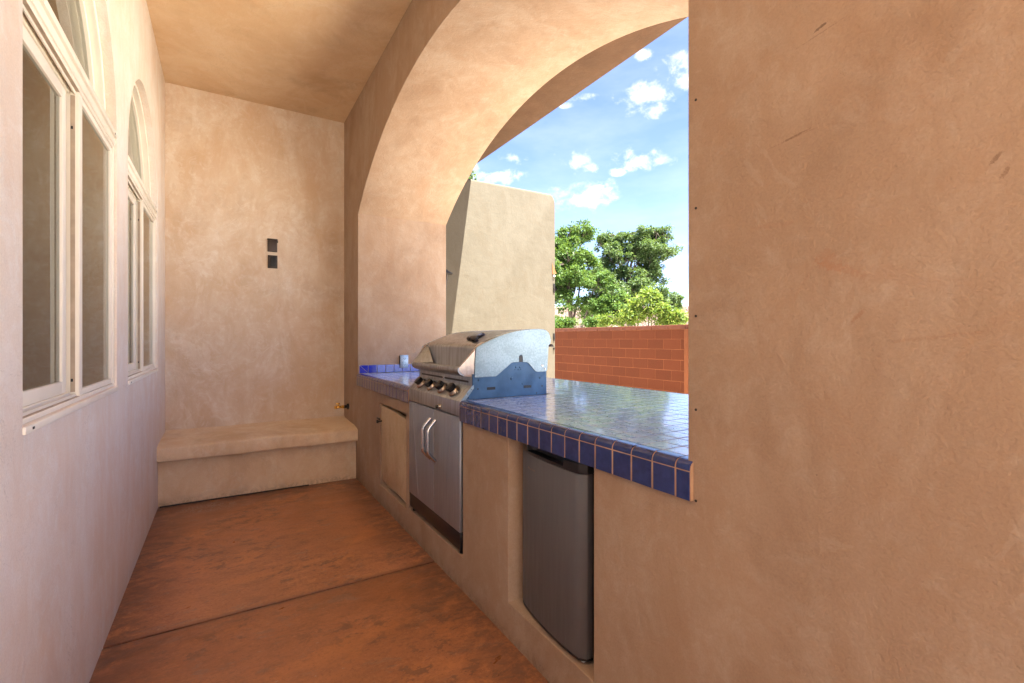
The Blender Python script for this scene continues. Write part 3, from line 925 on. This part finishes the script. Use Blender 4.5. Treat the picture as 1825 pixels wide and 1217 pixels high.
# ------------------------------------------------------------------ brass gas valve low on the wall
gv = thing('gas_valve', 'small brass gas valve stub beside the bench corner', 'valve', (XW, 4.53, .593))
part('flange', MB().cyl((XW - .016, 4.53, .593), .026, .015, 'x', 20, .028).cyl((XW - .04, 4.53, .593), .014, .026, 'x', 14), M['iron'], gv, bevel=.002)
part('valve_body', MB().cyl((XW - .060, 4.53, .593), .017, .018, 'x', 6).cyl((XW - .105, 4.53, .593), .012, .045, 'x', 16).cyl((XW - .125, 4.53, .593), .015, .02, 'x', 6), M['brass'], gv, bevel=.0015)
part('valve_handle', MB().cyl((XW - .092, 4.53, .603), .006, .018, 'z', 10).box(XW - .112, XW - .078, 4.522, 4.538, .620, .632), M['brass'], gv, bevel=.002)

# ------------------------------------------------------------------ grill
G0, G1 = 2.092, 2.832
gr = thing('gas_grill', 'stainless four burner gas grill with curved hood set into the counter', 'grill', (1.24, (G0 + G1) / 2, .166))
XG = .978
cb = MB().box(XG + .022, 1.495, G0 + .006, G1 - .004, .195, .838)
part('cabinet', cb, M['blackmatte'], gr)
for (yy, xx) in ((G0 + .03, XG + .03), (G1 - .03, XG + .03), (G0 + .03, 1.46), (G1 - .03, 1.46)):
    part('foot', MB().cyl((xx, yy, .160), .016, .032, 'z', 12), M['black'], gr)
part('kick_plate', MB().box(XG + .004, XG + .021, G0, G1, .185, .270), M['black'], gr, bevel=.004)
# doors, each with a faint folded crease
ysp = 2.433
for (a, b, hy, crease) in ((G0 + .001, ysp - .0015, 2.393, ((2.175, .835), (2.275, .40))), (ysp + .0015, G1 - .001, 2.466, ((2.765, .83), (2.665, .30)))):
    d = part('cabinet_door', MB().box(XG, XG + .019, a, b, .273, .836), M['steel_door'], gr, bevel=.004, seg=2, label='right steel cabinet door' if a < 2.3 else 'left steel cabinet door')
    (ya, za), (yb, zb) = crease
    part('crease', MB().prism([(ya, za), (ya + .0035, za), (yb + .0035, zb), (yb, zb)], XG - .0011, XG - .0001, 'x'), M['steel_door'], d)
    pts = []
    for i in range(15):
        t = i / 14
        zz = .780 - .222 * t
        bow = .045 * min(1, math.sin(PI * t) * 1.55)
        pts.append((XG - .002 - bow, hy, zz))
    part('handle', MB().tube(pts, .0100, 12), M['chrome'], d)
for zz in (.70, .33):
    part('hinge_screw', MB().cyl((XG + .026, G0 + .0015, zz), .004, .004, 'y', 8), M['chrome'], gr)
# control panel: fascia, sloping face, upright strip with vent slots
ZP = .842
cp = MB().prism([(XG, ZP), (1.04, ZP), (1.06, 1.0), (1.06, 1.047), (1.047, 1.047), (1.047, .986), (XG + .001, .915)], G0 + .0005, G1 - .0005, 'y')
cpo = part('control_panel', cp, M['steel'], gr, bevel=.0022)
for (a, b) in ((2.135, 2.435), (2.462, 2.790)):
    part('vent_slot', MB().box(1.0455, 1.049, a, b, 1.000, 1.010), M['black'], cpo)
part('slot_clip', MB().box(1.043, 1.0465, 2.445, 2.452, .998, 1.014), M['chrome'], cpo)
# knobs, tilted with the sloping face
nrm = Vector((-.071, 0, .069)).normalized()
qrot = nrm.to_track_quat('Z', 'Y').to_matrix().to_4x4()
for ky in (2.224, 2.376, 2.530, 2.690):
    cpt = Vector((1.010, ky, .951))
    mt = Matrix.Translation(cpt) @ qrot
    bz = MB().cyl((0, 0, .0005), .035, .007, 'z', 28, .034).cyl((0, 0, .007), .033, .010, 'z', 28, .027)
    kb = part('knob', bz.xf(mt), M['chrome_rust'], gr, bevel=.001)
    ang = R(rr.uniform(-8, 8))
    hexa = [(.0275 * math.cos(ang + k * PI / 3) * (1.0 if k % 3 else 1.08), .0275 * math.sin(ang + k * PI / 3)) for k in range(6)]
    gp = MB().prism(hexa, .0175, .042, 'z')
    part('grip', gp.xf(mt), M['black'], kb, bevel=.003)
    part('pointer', MB().cyl((.038, 0, .0), .008, .008, 'z', 10).xf(mt), M['chrome_rust'], kb)
ig = MB().cyl((XG - .008, 2.330, .863), .0145, .008, 'x', 18).cyl((XG - .016, 2.330, .863), .011, .008, 'x', 16)
igo = part('igniter', ig, M['chrome_rust'], gr, bevel=.001)
part('button', MB().cyl((XG - .026, 2.330, .863), .0085, .012, 'x', 14), M['black'], igo, bevel=.001)
# side panels
sp_out = [(1.012, .921), (1.495, .921), (1.495, 1.075), (1.46, 1.14), (1.10, 1.14), (1.060, 1.045), (1.047, 1.045), (1.047, .985)]
for (a, b, lab) in ((G0 - .001, G0 + .006, 'blue grey side panel facing the counter'), (G1 - .006, G1 + .001, None)):
    spn = part('side_panel', MB().prism(sp_out, a, b, 'y'), M['bluesteel'], gr, label=lab)
    if lab:
        for sx_, sz_ in ((1.152, .970), (1.372, .968)):
            part('vent_slot', MB().box(sx_ - .024, sx_ + .024, a - .0012, a + .001, sz_ - .007, sz_ + .007), M['black'], spn)
        for sx_, sz_, r_ in ((1.082, 1.015, .0065), (1.273, 1.014, .0075), (1.455, 1.011, .0075), (1.34, .985, .004), (1.325, 1.072, .004), (1.30, 1.072, .004), (1.315, 1.060, .0035), (1.295, 1.062, .003), (1.33, 1.062, .003)):
            part('bolt', MB().cyl((sx_, a - .004, sz_), r_ * .7, .0045, 'y', 10, r_), M['bluesteel'], spn)
        for sx_, sz_ in ((1.077, .971), (1.466, .966), (1.43, .930)):
            part('hole', MB().cyl((sx_, a - .0012, sz_), .004, .0016, 'y', 10), M['black'], spn)
        fl = MB().prism([(.985, .922), (1.010, .922), (1.053, .975), (1.053, .992), (1.044, .988), (.980, .917)], a - .003, a - .0012, 'y')
        flo = part('corner_flange', fl, M['galv'], gr)
        for sx_, sz_ in ((1.040, .972), (1.018, .950)): part('screw', MB().cyl((sx_, a - .006, sz_), .0035, .004, 'y', 8), M['chrome'], flo)
        part('flange_hole', MB().cyl((1.022, a - .0022, .931), .004, .0014, 'y', 8), M['black'], flo)
# back
part('back_panel', MB().box(1.487, 1.495, G0 + .006, G1 - .006, .92, 1.10), M['bluesteel'], gr)
# hood
lid = thing  # (kept simple: the hood is a part of the grill)
arc = [(1.085, 1.181), (1.096, 1.193), (1.120, 1.204), (1.145, 1.214), (1.195, 1.233), (1.247, 1.249), (1.299, 1.261), (1.353, 1.269), (1.407, 1.273), (1.441, 1.274), (1.469, 1.273), (1.492, 1.267), (1.509, 1.254), (1.519, 1.235), (1.523, 1.216), (1.521, 1.197), (1.512, 1.187)]
H0, H1 = G0 + .004, G1 - .004
CH = .030
hood = MB()
inner = [(1.500, 1.19), (1.497, 1.21), (1.48, 1.245), (1.44, 1.262), (1.35, 1.257), (1.25, 1.236), (1.15, 1.203), (1.10, 1.172), (1.080, 1.060)]
prof = [(1.050, 1.030), (1.020, 1.033), (.996, 1.044), (.984, 1.058), (.983, 1.071), (.987, 1.079), (1.078, 1.072), (1.081, 1.078), (1.083, 1.168)] + arc
hood.prism(prof + inner, H0 + CH, H1 - CH, 'y')
ho = part('hood', hood, M['steel'], gr, label='curved steel hood with a recessed front')
# folded cheeks at both ends of the recess
for side in (0, 1):
    ya = H0 if side == 0 else H1; yb = H0 + CH if side == 0 else H1 - CH; yc = H0 + CH + .06 if side == 0 else H1 - CH - .13
    o_out = [(1.058, 1.030), (1.059, 1.10), (1.064, 1.165), (1.074, 1.180)]      # outer, set back by the chamfer
    o_in = [(1.022, 1.033), (.989, 1.062), (.992, 1.078), (1.078, 1.178)]
    ck = MB()
    # chamfered corner piece
    A = [(p[0], ya, p[1]) for p in o_out] + [(a[0] + .002, ya, a[1]) for a in arc[1:]]
    B = [(p[0], yb, p[1]) for p in o_in] + [(a[0], yb, a[1]) for a in arc[1:]]
    n = len(A)
    ck.add(A + B, [(i, i + 1, i + 1 + n, i + n) for i in range(n - 1)])
    part('hood_corner', ck, M['chrome'], ho)
    # triangular web closing the recess
    wb_ = MB().add([(.992, yb, 1.078), (1.078, yb, 1.178), (1.0725, yb, 1.0785), (1.079, yc * .35 + yb * .65, 1.166), (1.0725, yc, 1.0785), (.9925, yb * .7 + yc * .3, 1.0785)],
                   [(0, 1, 3, 5), (5, 3, 4), (0, 2, 1)])
    part('hood_cheek', wb_, M['steel'], ho)
part('hood_gap_shade', MB().box(1.052, 1.059, G0 + .01, G1 - .01, 1.0475, 1.060), M['blackmatte'], gr)  # matte black bar standing in for the shade under the hood
# galvanised end plates
endp = [(1.058, 1.029), (1.060, 1.10), (1.065, 1.172), (1.074, 1.181)] + arc[1:] + [(1.509, 1.187), (1.500, 1.057), (1.496, 1.047), (1.486, 1.043), (1.429, 1.043), (1.418, 1.049), (1.378, 1.090), (1.368, 1.096), (1.340, 1.098), (1.340, 1.128), (1.334, 1.136), (1.324, 1.136), (1.318, 1.128), (1.318, 1.098), (1.283, 1.098), (1.270, 1.094), (1.19, 1.036), (1.178, 1.029)]
for (a, b, lab) in ((H0 - .008, H0 - .0005, 'galvanised hood end plate with a keyhole notch'), (H1 + .0005, H1 + .008, None)):
    ep = part('hood_end', MB().prism(endp, a, b, 'y'), M['galv'], gr, label=lab, bevel=.0015, seg=1)
    if lab:
        part('notch_dark_plate', MB().prism([(1.320, 1.099), (1.338, 1.099), (1.338, 1.127), (1.333, 1.134), (1.325, 1.134), (1.320, 1.127)], G0 - .0026, G0 - .0014, 'y'), M['black'], ep)  # black plate added in the notch to make it read dark
        for sx_, sz_, r_ in ((1.466, 1.076, .0075), (1.482, 1.058, .005)): part('bolt', MB().cyl((sx_, a - .004, sz_), r_ * .6, .0045, 'y', 10, r_), M['chrome'], ep)
part('rear_hinge', MB().prism([(1.521, 1.178), (1.548, 1.178), (1.535, 1.192)], H0 - .004, H1, 'y'), M['bronze'], gr)
# thermometer badge on the hood
tpt = Vector((1.185, 2.325, 1.2305)); tn = Vector((-.34, 0, 1)).normalized()
tm = Matrix.Translation(tpt) @ tn.to_track_quat('Z', 'Y').to_matrix().to_4x4()
base = MB().prism([(.056 * math.cos(a) * 1.0, .050 * math.sin(a)) for a in [2 * PI * k / 24 for k in range(24)]], 0, .010, 'z')
tb = part('thermometer', base.xf(tm), M['iron'], gr, bevel=.002)
part('dial', MB().cyl((0, 0, .010), .038, .003, 'z', 24, .037).xf(tm), M['steelbox'], tb)
part('wing', MB().prism([(-.010, -.024), (.012, -.044), (.108, -.078), (.126, -.070), (.122, -.050), (.040, -.010)], .001, .014, 'z').xf(tm), M['iron'], tb, bevel=.003)

# ------------------------------------------------------------------ small fridge, turned a little in its bay
fr = thing('mini_fridge', 'small dark silver refrigerator with black cap tucked under the counter', 'refrigerator', (.996, 1.192, .150), rotz=-R(4.45))
W_ = .430
def bow(y, k=.016): t = (y / W_) * 2 - 1; return -k * (1 - t * t)
ys = [i / 20 * W_ for i in range(21)]
def bowed(z0, z1, x_back, inset=0, k=.016, round_=.034):
    pts = [(x_back, 0), ]
    o_ = []
    for y in ys: o_.append((bow(y, k) + (round_ * .6 * (1 - min(1, y / round_)) ** 2 + round_ * .6 * (1 - min(1, (W_ - y) / round_)) ** 2), y))
    poly = [(x_back, 0)] + o_ + [(x_back, W_)]
    return MB().prism(poly, z0, z1, 'z')
part('body', MB().box(.052, .50, .006, W_ - .004, .020, .646), M['black'], fr, local=True, bevel=.006)
part('gasket', MB().box(.044, .0515, .010, W_ - .010, .030, .64), M['blackmatte'], fr, local=True)
dd = part('door', bowed(.016, .6235, .043), M['fridge'], fr, local=True, bevel=.003, seg=2)
part('door_trim', bowed(.010, .0155, .043), M['black'], fr, local=True)
# cap with a scooped pocket handle
cap = boolean(bowed(.624, .660, .050), [MB().prism([(-.06, .10), (-.06, .355), (.010, .355), (.022, .33), (.022, .13), (.010, .10)], .634, .70, 'z')])
co = mesh_obj('cap', cap, M['black'], fr, bevel=.002, seg=2)
part('pocket_back', MB().box(.020, .024, .10, .36, .634, .659), M['blackmatte'], co, local=True)
# faint worn badge, too rubbed to read
bd = MB()
yb = .345
for k, (ww_, hh_) in enumerate(((.007, .008), (.004, .005), (.005, .004), (.003, .006), (.005, .005), (.004, .004), (.005, .007))):
    y_ = yb - k * .0085
    bd.box(bow(y_) - .0008, bow(y_) + .0006, y_ - ww_, y_, .566, .566 + hh_)
part('worn_badge', bd, simple('worn_badge', (.22, .165, .135), .5, .3), dd, local=True)
part('side_seam', MB().box(.060, .062, .0030, .0039, .03, .63), M['bronze'], fr, local=True)
for yy in (.045, W_ - .04):
    part('levelling_foot', MB().cyl((.030, yy, -.002), .013, .012, 'z', 14).cyl((.018, yy - .026, .002), .008, .010, 'z', 10), M['rubber'], fr, local=True, bevel=.002)
part('levelling_foot', MB().cyl((.45, .05, -.002), .013, .022, 'z', 12), M['rubber'], fr, local=True)
part('levelling_foot', MB().cyl((.45, W_ - .05, -.002), .013, .022, 'z', 12), M['rubber'], fr, local=True)
part('hinge_bracket', MB().box(.056, .16, .0, .003, .006, .020), M['rubber'], fr, local=True)

# ------------------------------------------------------------------ pale wing wall outside, with fittings
pw = thing('garden_wall', 'pale tan stucco wing wall with rounded top corner beyond the grill', 'wall', (3.0, 5.5, 0))
ol = [(XO, -.06), (4.10, -.06), (4.10, 3.10)]
for i in range(9):
    t = PI / 2 * i / 8; ol.append((4.10 - .10 + .10 * math.cos(t), 3.16 + .15 * math.sin(t)))
ol += [(XO, 3.297)]
me_w = MB().prism(ol, 5.5, 5.92, 'y')
part('wall_body', me_w, M['pale'], pw, bevel=.035, seg=4, angle=50)
sc = thing('wall_sconce', 'small terracotta half cone light on the end of the pale wall', 'wall light', (4.10, 5.56, 2.16))
part('shade', MB().add([(4.03, 5.492, 2.32), (4.035, 5.492, 2.155), (4.105, 5.492, 2.165), (4.07, 5.455, 2.175), (4.095, 5.499, 2.18)], [(0, 1, 3), (0, 3, 2), (1, 2, 3), (0, 4, 1), (0, 2, 4), (1, 4, 2)]), M['terracotta'], sc, smooth=False)
part('mount', MB().cyl((4.06, 5.478, 2.13), .016, .02, 'y', 12), M['rubber'], sc)
for (z0, z1, lab) in ((1.885, 2.02, 'upper dark metal latch on the edge of the pale wall'), (1.19, 1.30, 'middle dark metal catch on the edge of the pale wall'), (1.066, 1.096, 'small dark bracket lowest on the edge of the pale wall')):
    t = thing('gate_latch', lab, 'latch', (4.06, 5.49, z0), 'metal fittings on the pale wall edge')
    part('latch_plate', MB().box(4.050, 4.078, 5.488, 5.499, z0, z1), M['iron'], t, bevel=.003)
    part('latch_bolt', MB().cyl((4.064, 5.476, z0 + (z1 - z0) * .4), .008, .012, 'y', 10), M['iron'], t)

# lantern on the house wall beyond the jamb
ln = thing('wall_lantern', 'black coach lantern peeking out past the arch jamb', 'lantern', (2.06, 4.90, 1.80))
lx, ly = 2.055, 4.90
part('lantern_roof', MB().cyl((lx, ly, 1.945), .140, .012, 'z', 24, .136).cyl((lx, ly, 1.957), .125, .05, 'z', 24, .06).cyl((lx, ly, 2.007), .05, .03, 'z', 24, .012), M['iron'], ln, bevel=.002)
part('lantern_glass', MB().cyl((lx, ly, 1.74), .055, .205, 'z', 20, .085), M['bronze'], ln)
cg = MB()
for k in range(6):
    a = k * PI / 3; cg.tube([(lx + .057 * math.cos(a), ly + .057 * math.sin(a), 1.74), (lx + .09 * math.cos(a), ly + .09 * math.sin(a), 1.946)], .005, 6)
part('cage', cg, M['iron'], ln)
part('finial', MB().cyl((lx, ly, 1.700), .012, .04, 'z', 12, .05).cyl((lx, ly, 2.037), .012, .03, 'z', 10, .004), M['iron'], ln)
part('bracket', MB().tube([(XO + .004, ly, 1.86), (XO + .06, ly, 2.03), (XO + .16, ly, 2.09), (lx, ly, 2.06)], .009, 8).box(XO + .001, XO + .014, ly - .05, ly + .05, 1.76, 1.96), M['iron'], ln)

# ------------------------------------------------------------------ red block wall
XK = 7.27
bw = thing('block_wall', 'red block garden wall in running bond with flat cap', 'wall', (XK, 8.5, 0))
YA, YB = 5.76, 13.2
part('mortar_core', MB().box(XK + .0035, XK + .19, YA - .4, YB, -.06, 1.402), M['mortar'], bw, smooth=False)
bmsh = {}
def block_me(L):
    key = round(L, 3)
    if key not in bmsh:
        me = MB().box(0, .05, -L / 2, L / 2, -.093, .093).mesh('block')
        bm = bmesh.new(); bm.from_mesh(me)
        ed = [e for e in bm.edges if all(v.co.x < 1e-6 for v in e.verts)]
        bmesh.ops.bevel(bm, geom=ed, offset=.004, segments=1, affect='EDGES'); bm.to_mesh(me); bm.free()
        me.materials.append(M['block']); bmsh[key] = me
    return bmsh[key]
for row in range(7):
    zc = 1.40 - .18 / 2 - .003 if row == 0 else 1.22 - .1 - (row - 1) * .2
    first = 6.085 if row % 2 == 0 else 6.27
    ed = [YA]; y = first if row % 2 == 0 else first - .2 * 0
    if row % 2: y = 5.877
    while y < YB: ed.append(y); y += .4
    ed.append(YB)
    for a, b in zip(ed, ed[1:]):
        L = b - a - .008
        if L < .03: continue
        o = put('block', block_me(L), (XK + rr.uniform(-.0015, .0015), (a + b) / 2, zc), bw, scale=(1, 1, .92 if row == 0 else 1.0))
cpm = {}
y = YA - .4
while y < YB:
    b = min(y + .4, YB)
    me = MB().box(XK - .012, XK + .205, y + .003, b - .003, 1.404 + rr.uniform(0, .002), 1.486 + rr.uniform(-.003, .004))
    part('cap_block', me, M['cap'], bw, bevel=.006, seg=1, smooth=False); y += .4
part('pilaster', MB().box(XK - .055, XK + .25, 5.34, YA - .006, -.06, 1.403), M['mortar'], bw, bevel=.006)

# ------------------------------------------------------------------ neighbour's tiled roof
nh = thing('neighbour_house', 'neighbouring house with pinkish clay tile roof behind the trees', 'house', (22, 24, -.06))
# ridge runs from (17,29.5) to (30,13); roof plane falls towards the block wall
r0, r1 = Vector((13.2, 28.3, 0)), Vector((28.5, 16.6, 0))
dv = (r1 - r0).normalized(); dn = Vector((-dv.y, dv.x, 0));
if dn.dot(Vector((-22, -20, 0))) < 0: dn = -dn
L = (r1 - r0).length
rt = MB()
rows, colsn = 20, int(L / .24)
zr, ze = 3.16, 1.15
Wd = 5.2
for i in range(rows):
    for j in range(colsn):
        u0 = j * .24; t0 = i / rows; t1 = (i + 1.12) / rows
        a = r0 + dv * u0 + dn * (Wd * t0); b = r0 + dv * (u0 + .225) + dn * (Wd * t0)
        za = zr + (ze - zr) * t0; zb_ = zr + (ze - zr) * t1 + .05
        j1 = rr.uniform(-.012, .012)
        mid_t = (a + b) / 2; c_ = r0 + dv * u0 + dn * (Wd * t1); d_ = r0 + dv * (u0 + .225) + dn * (Wd * t1); mid_b = (c_ + d_) / 2
        rt.add([(a.x, a.y, za + j1), (mid_t.x, mid_t.y, za + .07 + j1), (b.x, b.y, za + j1), (c_.x, c_.y, zb_ + j1), (mid_b.x, mid_b.y, zb_ + .07 + j1), (d_.x, d_.y, zb_ + j1), (c_.x, c_.y, zb_ - .04), (d_.x, d_.y, zb_ - .04)],
               [(0, 1, 4, 3), (1, 2, 5, 4), (3, 4, 5, 7, 6)])
hw = MB()
e0 = r0 + dn * (Wd - .5); e1 = r1 + dn * (Wd - .5); k0 = r0 - dn * 4.5; k1 = r1 - dn * 4.5
hw.prism([(e0.x, e0.y), (e1.x, e1.y), (k1.x, k1.y), (k0.x, k0.y)], -.06, 1.22, 'z')
part('wall', hw, M['roofside'], nh, smooth=False)
rb = MB(); q0 = r0 + dn * Wd; q1 = r1 + dn * Wd; p0 = r0 - dn * Wd; p1 = r1 - dn * Wd
rb.add([(r0.x, r0.y, zr - .02), (r1.x, r1.y, zr - .02), (q1.x, q1.y, ze - .02), (q0.x, q0.y, ze - .02), (p1.x, p1.y, ze - .02), (p0.x, p0.y, ze - .02)], [(0, 1, 2, 3), (1, 0, 5, 4), (0, 3, 5), (1, 4, 2), (3, 2, 4, 5)])
rfo = part('roof', rb, M['roofside'], nh, smooth=False)
part('roof_tiles', rt, M['rooftile'], rfo, smooth=False, kind='stuff')
rc = MB(); rc.tube([(r0.x, r0.y, zr + .03), (r1.x, r1.y, zr + .03)], .09, 8)
part('ridge_tiles', rc, M['rooftile'], rfo)


# ------------------------------------------------------------------ trees
def tree(name, label, blobs, trunk, mat, nclump, leaves, leaf, seed, trunk_r=.09, clump_r=.22, limbs=9, gap=.0, cat='tree', group=None):
    """trunk: list of points; blobs: (cx,cy,cz,rx,ry,rz,weight). Clumps sit in the outer part of the blobs."""
    rg = np.random.default_rng(seed)
    base = Vector(trunk[0])
    t = thing(name, label, cat, base, group)
    tm_ = MB()
    rad = [trunk_r * (1 - .65 * i / (len(trunk) - 1)) for i in range(len(trunk))]
    tm_.tube(trunk, rad, 9)
    wts = np.array([b[6] for b in blobs], float); wts /= wts.sum()
    cl = []
    subs = []
    for b in blobs:
        lst = []
        for _ in range(18):
            d = rg.normal(size=3); d /= np.linalg.norm(d)
            lst.append(np.array(b[:3]) + d * rg.uniform(.45, 1.12) * np.array(b[3:6]))
        subs.append(lst)
    while len(cl) < nclump:
        bi = rg.choice(len(blobs), p=wts); b = blobs[bi]
        p = subs[bi][rg.integers(0, 18)] + rg.normal(size=3) * np.array(b[3:6]) * np.array([.19, .19, .15])
        if p[2] < base.z + .25: continue
        cl.append(p)
    cl = np.array(cl)
    # limbs: from the trunk to blob centres and on into the clumps
    nodes = [Vector(p) for p in trunk[1:]]
    for k in range(limbs):
        b = blobs[k % len(blobs)]
        s = nodes[rg.integers(0, min(len(trunk) - 1, len(nodes)))]
        e = Vector((b[0] + rg.uniform(-.6, .6) * b[3], b[1] + rg.uniform(-.6, .6) * b[4], b[2] + rg.uniform(-.3, .8) * b[5]))
        m1 = s.lerp(e, .35) + Vector(rg.normal(size=3)) * .08; m2 = s.lerp(e, .7) + Vector(rg.normal(size=3)) * .1
        tm_.tube([s, m1, m2, e], [trunk_r * .42, trunk_r * .32, trunk_r * .2, trunk_r * .08], 6)
        nodes += [m1, m2, e, m1.lerp(m2, .5), m2.lerp(e, .5)]
    na = np.array([tuple(n) for n in nodes])
    for i, p in enumerate(cl):
        if i % 2: continue
        dd_ = np.linalg.norm(na - p, axis=1); q = nodes[int(dd_.argmin())]
        pv = Vector(p); mid = q.lerp(pv, .5) + Vector(rg.normal(size=3)) * .05
        tm_.tube([q, mid, pv], [trunk_r * .14, trunk_r * .09, trunk_r * .04], 4, cap=False)
    part('trunk', tm_, M['bark'], t)
    # leaves: folded pairs of small faces, hanging out from each clump
    N = nclump * leaves
    c = np.repeat(cl, leaves, axis=0)
    dr_ = rg.normal(size=(N, 3)); dr_ /= np.linalg.norm(dr_, axis=1)[:, None]
    cr_ = clump_r * rg.uniform(.55, 1.35, nclump).repeat(leaves)
    off = dr_ * (rg.random(N) ** .45 * cr_)[:, None]; off[:, 2] *= .75
    p = c + off
    out_ = dr_ * np.array([1, 1, .5]) + rg.normal(size=(N, 3)) * .45 + np.array([0, 0, -.25])
    out_ /= np.linalg.norm(out_, axis=1)[:, None]
    nr = rg.normal(size=(N, 3)) * .55 + dr_ * .8 + np.array([0, 0, .75])
    sd_ = np.cross(out_, nr); sd_ /= np.linalg.norm(sd_, axis=1)[:, None] + 1e-9
    nn_ = np.cross(sd_, out_)
    ln_ = leaf * rg.uniform(.65, 1.3, N)[:, None]; wd = ln_ * .26
    a = p; tip = p + out_ * ln_; mid = p + out_ * ln_ * .45
    l_ = mid + sd_ * wd + nn_ * wd * .35; r_ = mid - sd_ * wd + nn_ * wd * .35
    V = np.stack([a, l_, tip, r_], axis=1).reshape(-1, 3) - np.array(base)
    F = np.arange(N * 4).reshape(-1, 4)
    F3 = np.concatenate([F[:, [0, 1, 2]], F[:, [0, 2, 3]]], axis=1).reshape(-1, 3)
    me = bpy.data.meshes.new('crown')
    me.vertices.add(len(V)); me.vertices.foreach_set('co', V.ravel().astype(np.float32))
    me.loops.add(F3.size); me.loops.foreach_set('vertex_index', F3.ravel().astype(np.int32))
    me.polygons.add(len(F3)); me.polygons.foreach_set('loop_start', np.arange(0, F3.size, 3).astype(np.int32)); me.polygons.foreach_set('loop_total', np.full(len(F3), 3, np.int32))
    me.update(calc_edges=True); me.validate()
    me.materials.append(mat)
    o = bpy.data.objects.new('crown', me); COL.objects.link(o); o.parent = t
    return t


# view axes at the trees, used only to lay blobs out side by side: across = (.854,-.521)
def A(px, py, t, rx, rz, ry=None, wt=1.0):
    """blob at a bearing: across/up offsets from the camera at distance t (metres)"""
    lat = (px - 912.5) / 840 * t; up = (604 - py) / 840 * t + 1.22
    x = .5208 * t + .8537 * lat; y = .8537 * t - .5208 * lat
    ra = rx / 840 * t
    return (x, y, up, ra, ra if ry is None else ry, rz / 840 * t, wt)


def pt(px, py, t):
    b = A(px, py, t, 1, 1); return (b[0], b[1], b[2])


tree('ash_tree', 'green ash tree left of the others with upright trunk beside the pale wall',
     [A(1005, 500, 17.5, 40, 48, wt=2.2), A(1040, 470, 17.8, 26, 34, wt=1.2), A(1008, 425, 18.2, 24, 22, wt=.8), A(1035, 415, 18.4, 20, 17, wt=.55), A(1062, 545, 17.2, 30, 24, wt=.9), A(965, 480, 18, 40, 55, wt=1.5), A(1000, 450, 18, 30, 20, wt=.7)],
     [pt(1021, 640, 17.6), pt(1019, 583, 17.6), pt(1015, 545, 17.6), pt(1012, 500, 17.7), pt(1016, 450, 17.9)], M['ash2'], 900, 50, .095, 3, .11, .145, 16)
tree('ash_tree', 'tallest broad ash tree right of centre with grey green crown above the red wall',
     [A(1150, 445, 21, 42, 30, wt=2.0), A(1095, 455, 21, 30, 36, wt=1.6), A(1172, 428, 21, 24, 22, wt=.9), A(1118, 500, 20.5, 40, 36, wt=2.0), A(1165, 480, 21, 26, 26, wt=1.0), A(1145, 530, 20.5, 34, 22, wt=1.0), A(1085, 428, 21, 17, 17, wt=.5), A(1178, 518, 20.5, 10, 9, wt=.15), A(1068, 500, 20.5, 30, 30, wt=.9), A(1100, 540, 20, 34, 26, wt=1.0), A(1130, 425, 21, 26, 16, wt=.6)],
     [pt(1125, 640, 20.6), pt(1122, 583, 20.6), pt(1120, 545, 20.6), pt(1118, 500, 20.7), pt(1128, 460, 20.8)], M['ash'], 1250, 50, .10, 5, .12, .15, 20)
tree('ash_tree', 'slim young multi-stem tree leaning right between the two big ash trees',
     [A(1085, 530, 16.5, 28, 24, wt=1), A(1062, 500, 16.6, 20, 16, wt=.5), A(1100, 555, 16.2, 24, 18, wt=.6), A(1065, 545, 16.4, 20, 16, wt=.5)],
     [pt(1034, 640, 16.6), pt(1037, 580, 16.6), pt(1048, 550, 16.6), pt(1062, 528, 16.6)], M['ash2'], 230, 50, .09, 9, .05, .14, 8)
tree('distant_tree', 'small grey green tree top showing just right of the big crown',
     [A(1201, 533, 27, 12, 12, wt=1), A(1190, 545, 27, 8, 9, wt=.4), A(1208, 543, 27, 7, 10, wt=.4)],
     [pt(1203, 600, 27), pt(1202, 560, 27), pt(1201, 540, 27)], M['ash'], 75, 50, .12, 12, .06, .17, 4)
tree('yellow_green_bush', 'yellow green leafy bush rising over the cap of the red wall',
     [A(1150, 548, 12.5, 30, 24, wt=1.1), A(1120, 562, 12.6, 26, 18, wt=.7), A(1183, 558, 12.4, 26, 22, wt=1.0), A(1160, 525, 12.5, 14, 12, wt=.4), A(1210, 572, 12.2, 18, 14, wt=.5), A(1085, 572, 12.7, 18, 12, wt=.4)],
     [pt(1158, 680, 12.5), pt(1157, 600, 12.5), pt(1155, 560, 12.5)], M['lime'], 250, 24, .085, 21, .035, .17, 9, cat='bush')
tree('low_shrub', 'low green shrub just over the wall beside the pale wall',
     [A(1000, 576, 14, 20, 10, wt=1), A(1055, 574, 14.4, 16, 9, wt=.7), A(975, 574, 14, 16, 10, wt=.5)],
     [pt(1000, 690, 14), pt(1000, 620, 14), pt(1000, 585, 14)], M['ash2'], 110, 60, .08, 23, .03, .14, 5, cat='bush')
tree('garden_tree', 'pale tree tip showing above the pale wall at the foot of the arch',
     [A(832, 330, 12, 14, 22, wt=1)],
     [pt(838, 640, 12), pt(838, 500, 12), pt(838, 360, 12)], M['ash'], 26, 22, .08, 31, .04, .14, 4)
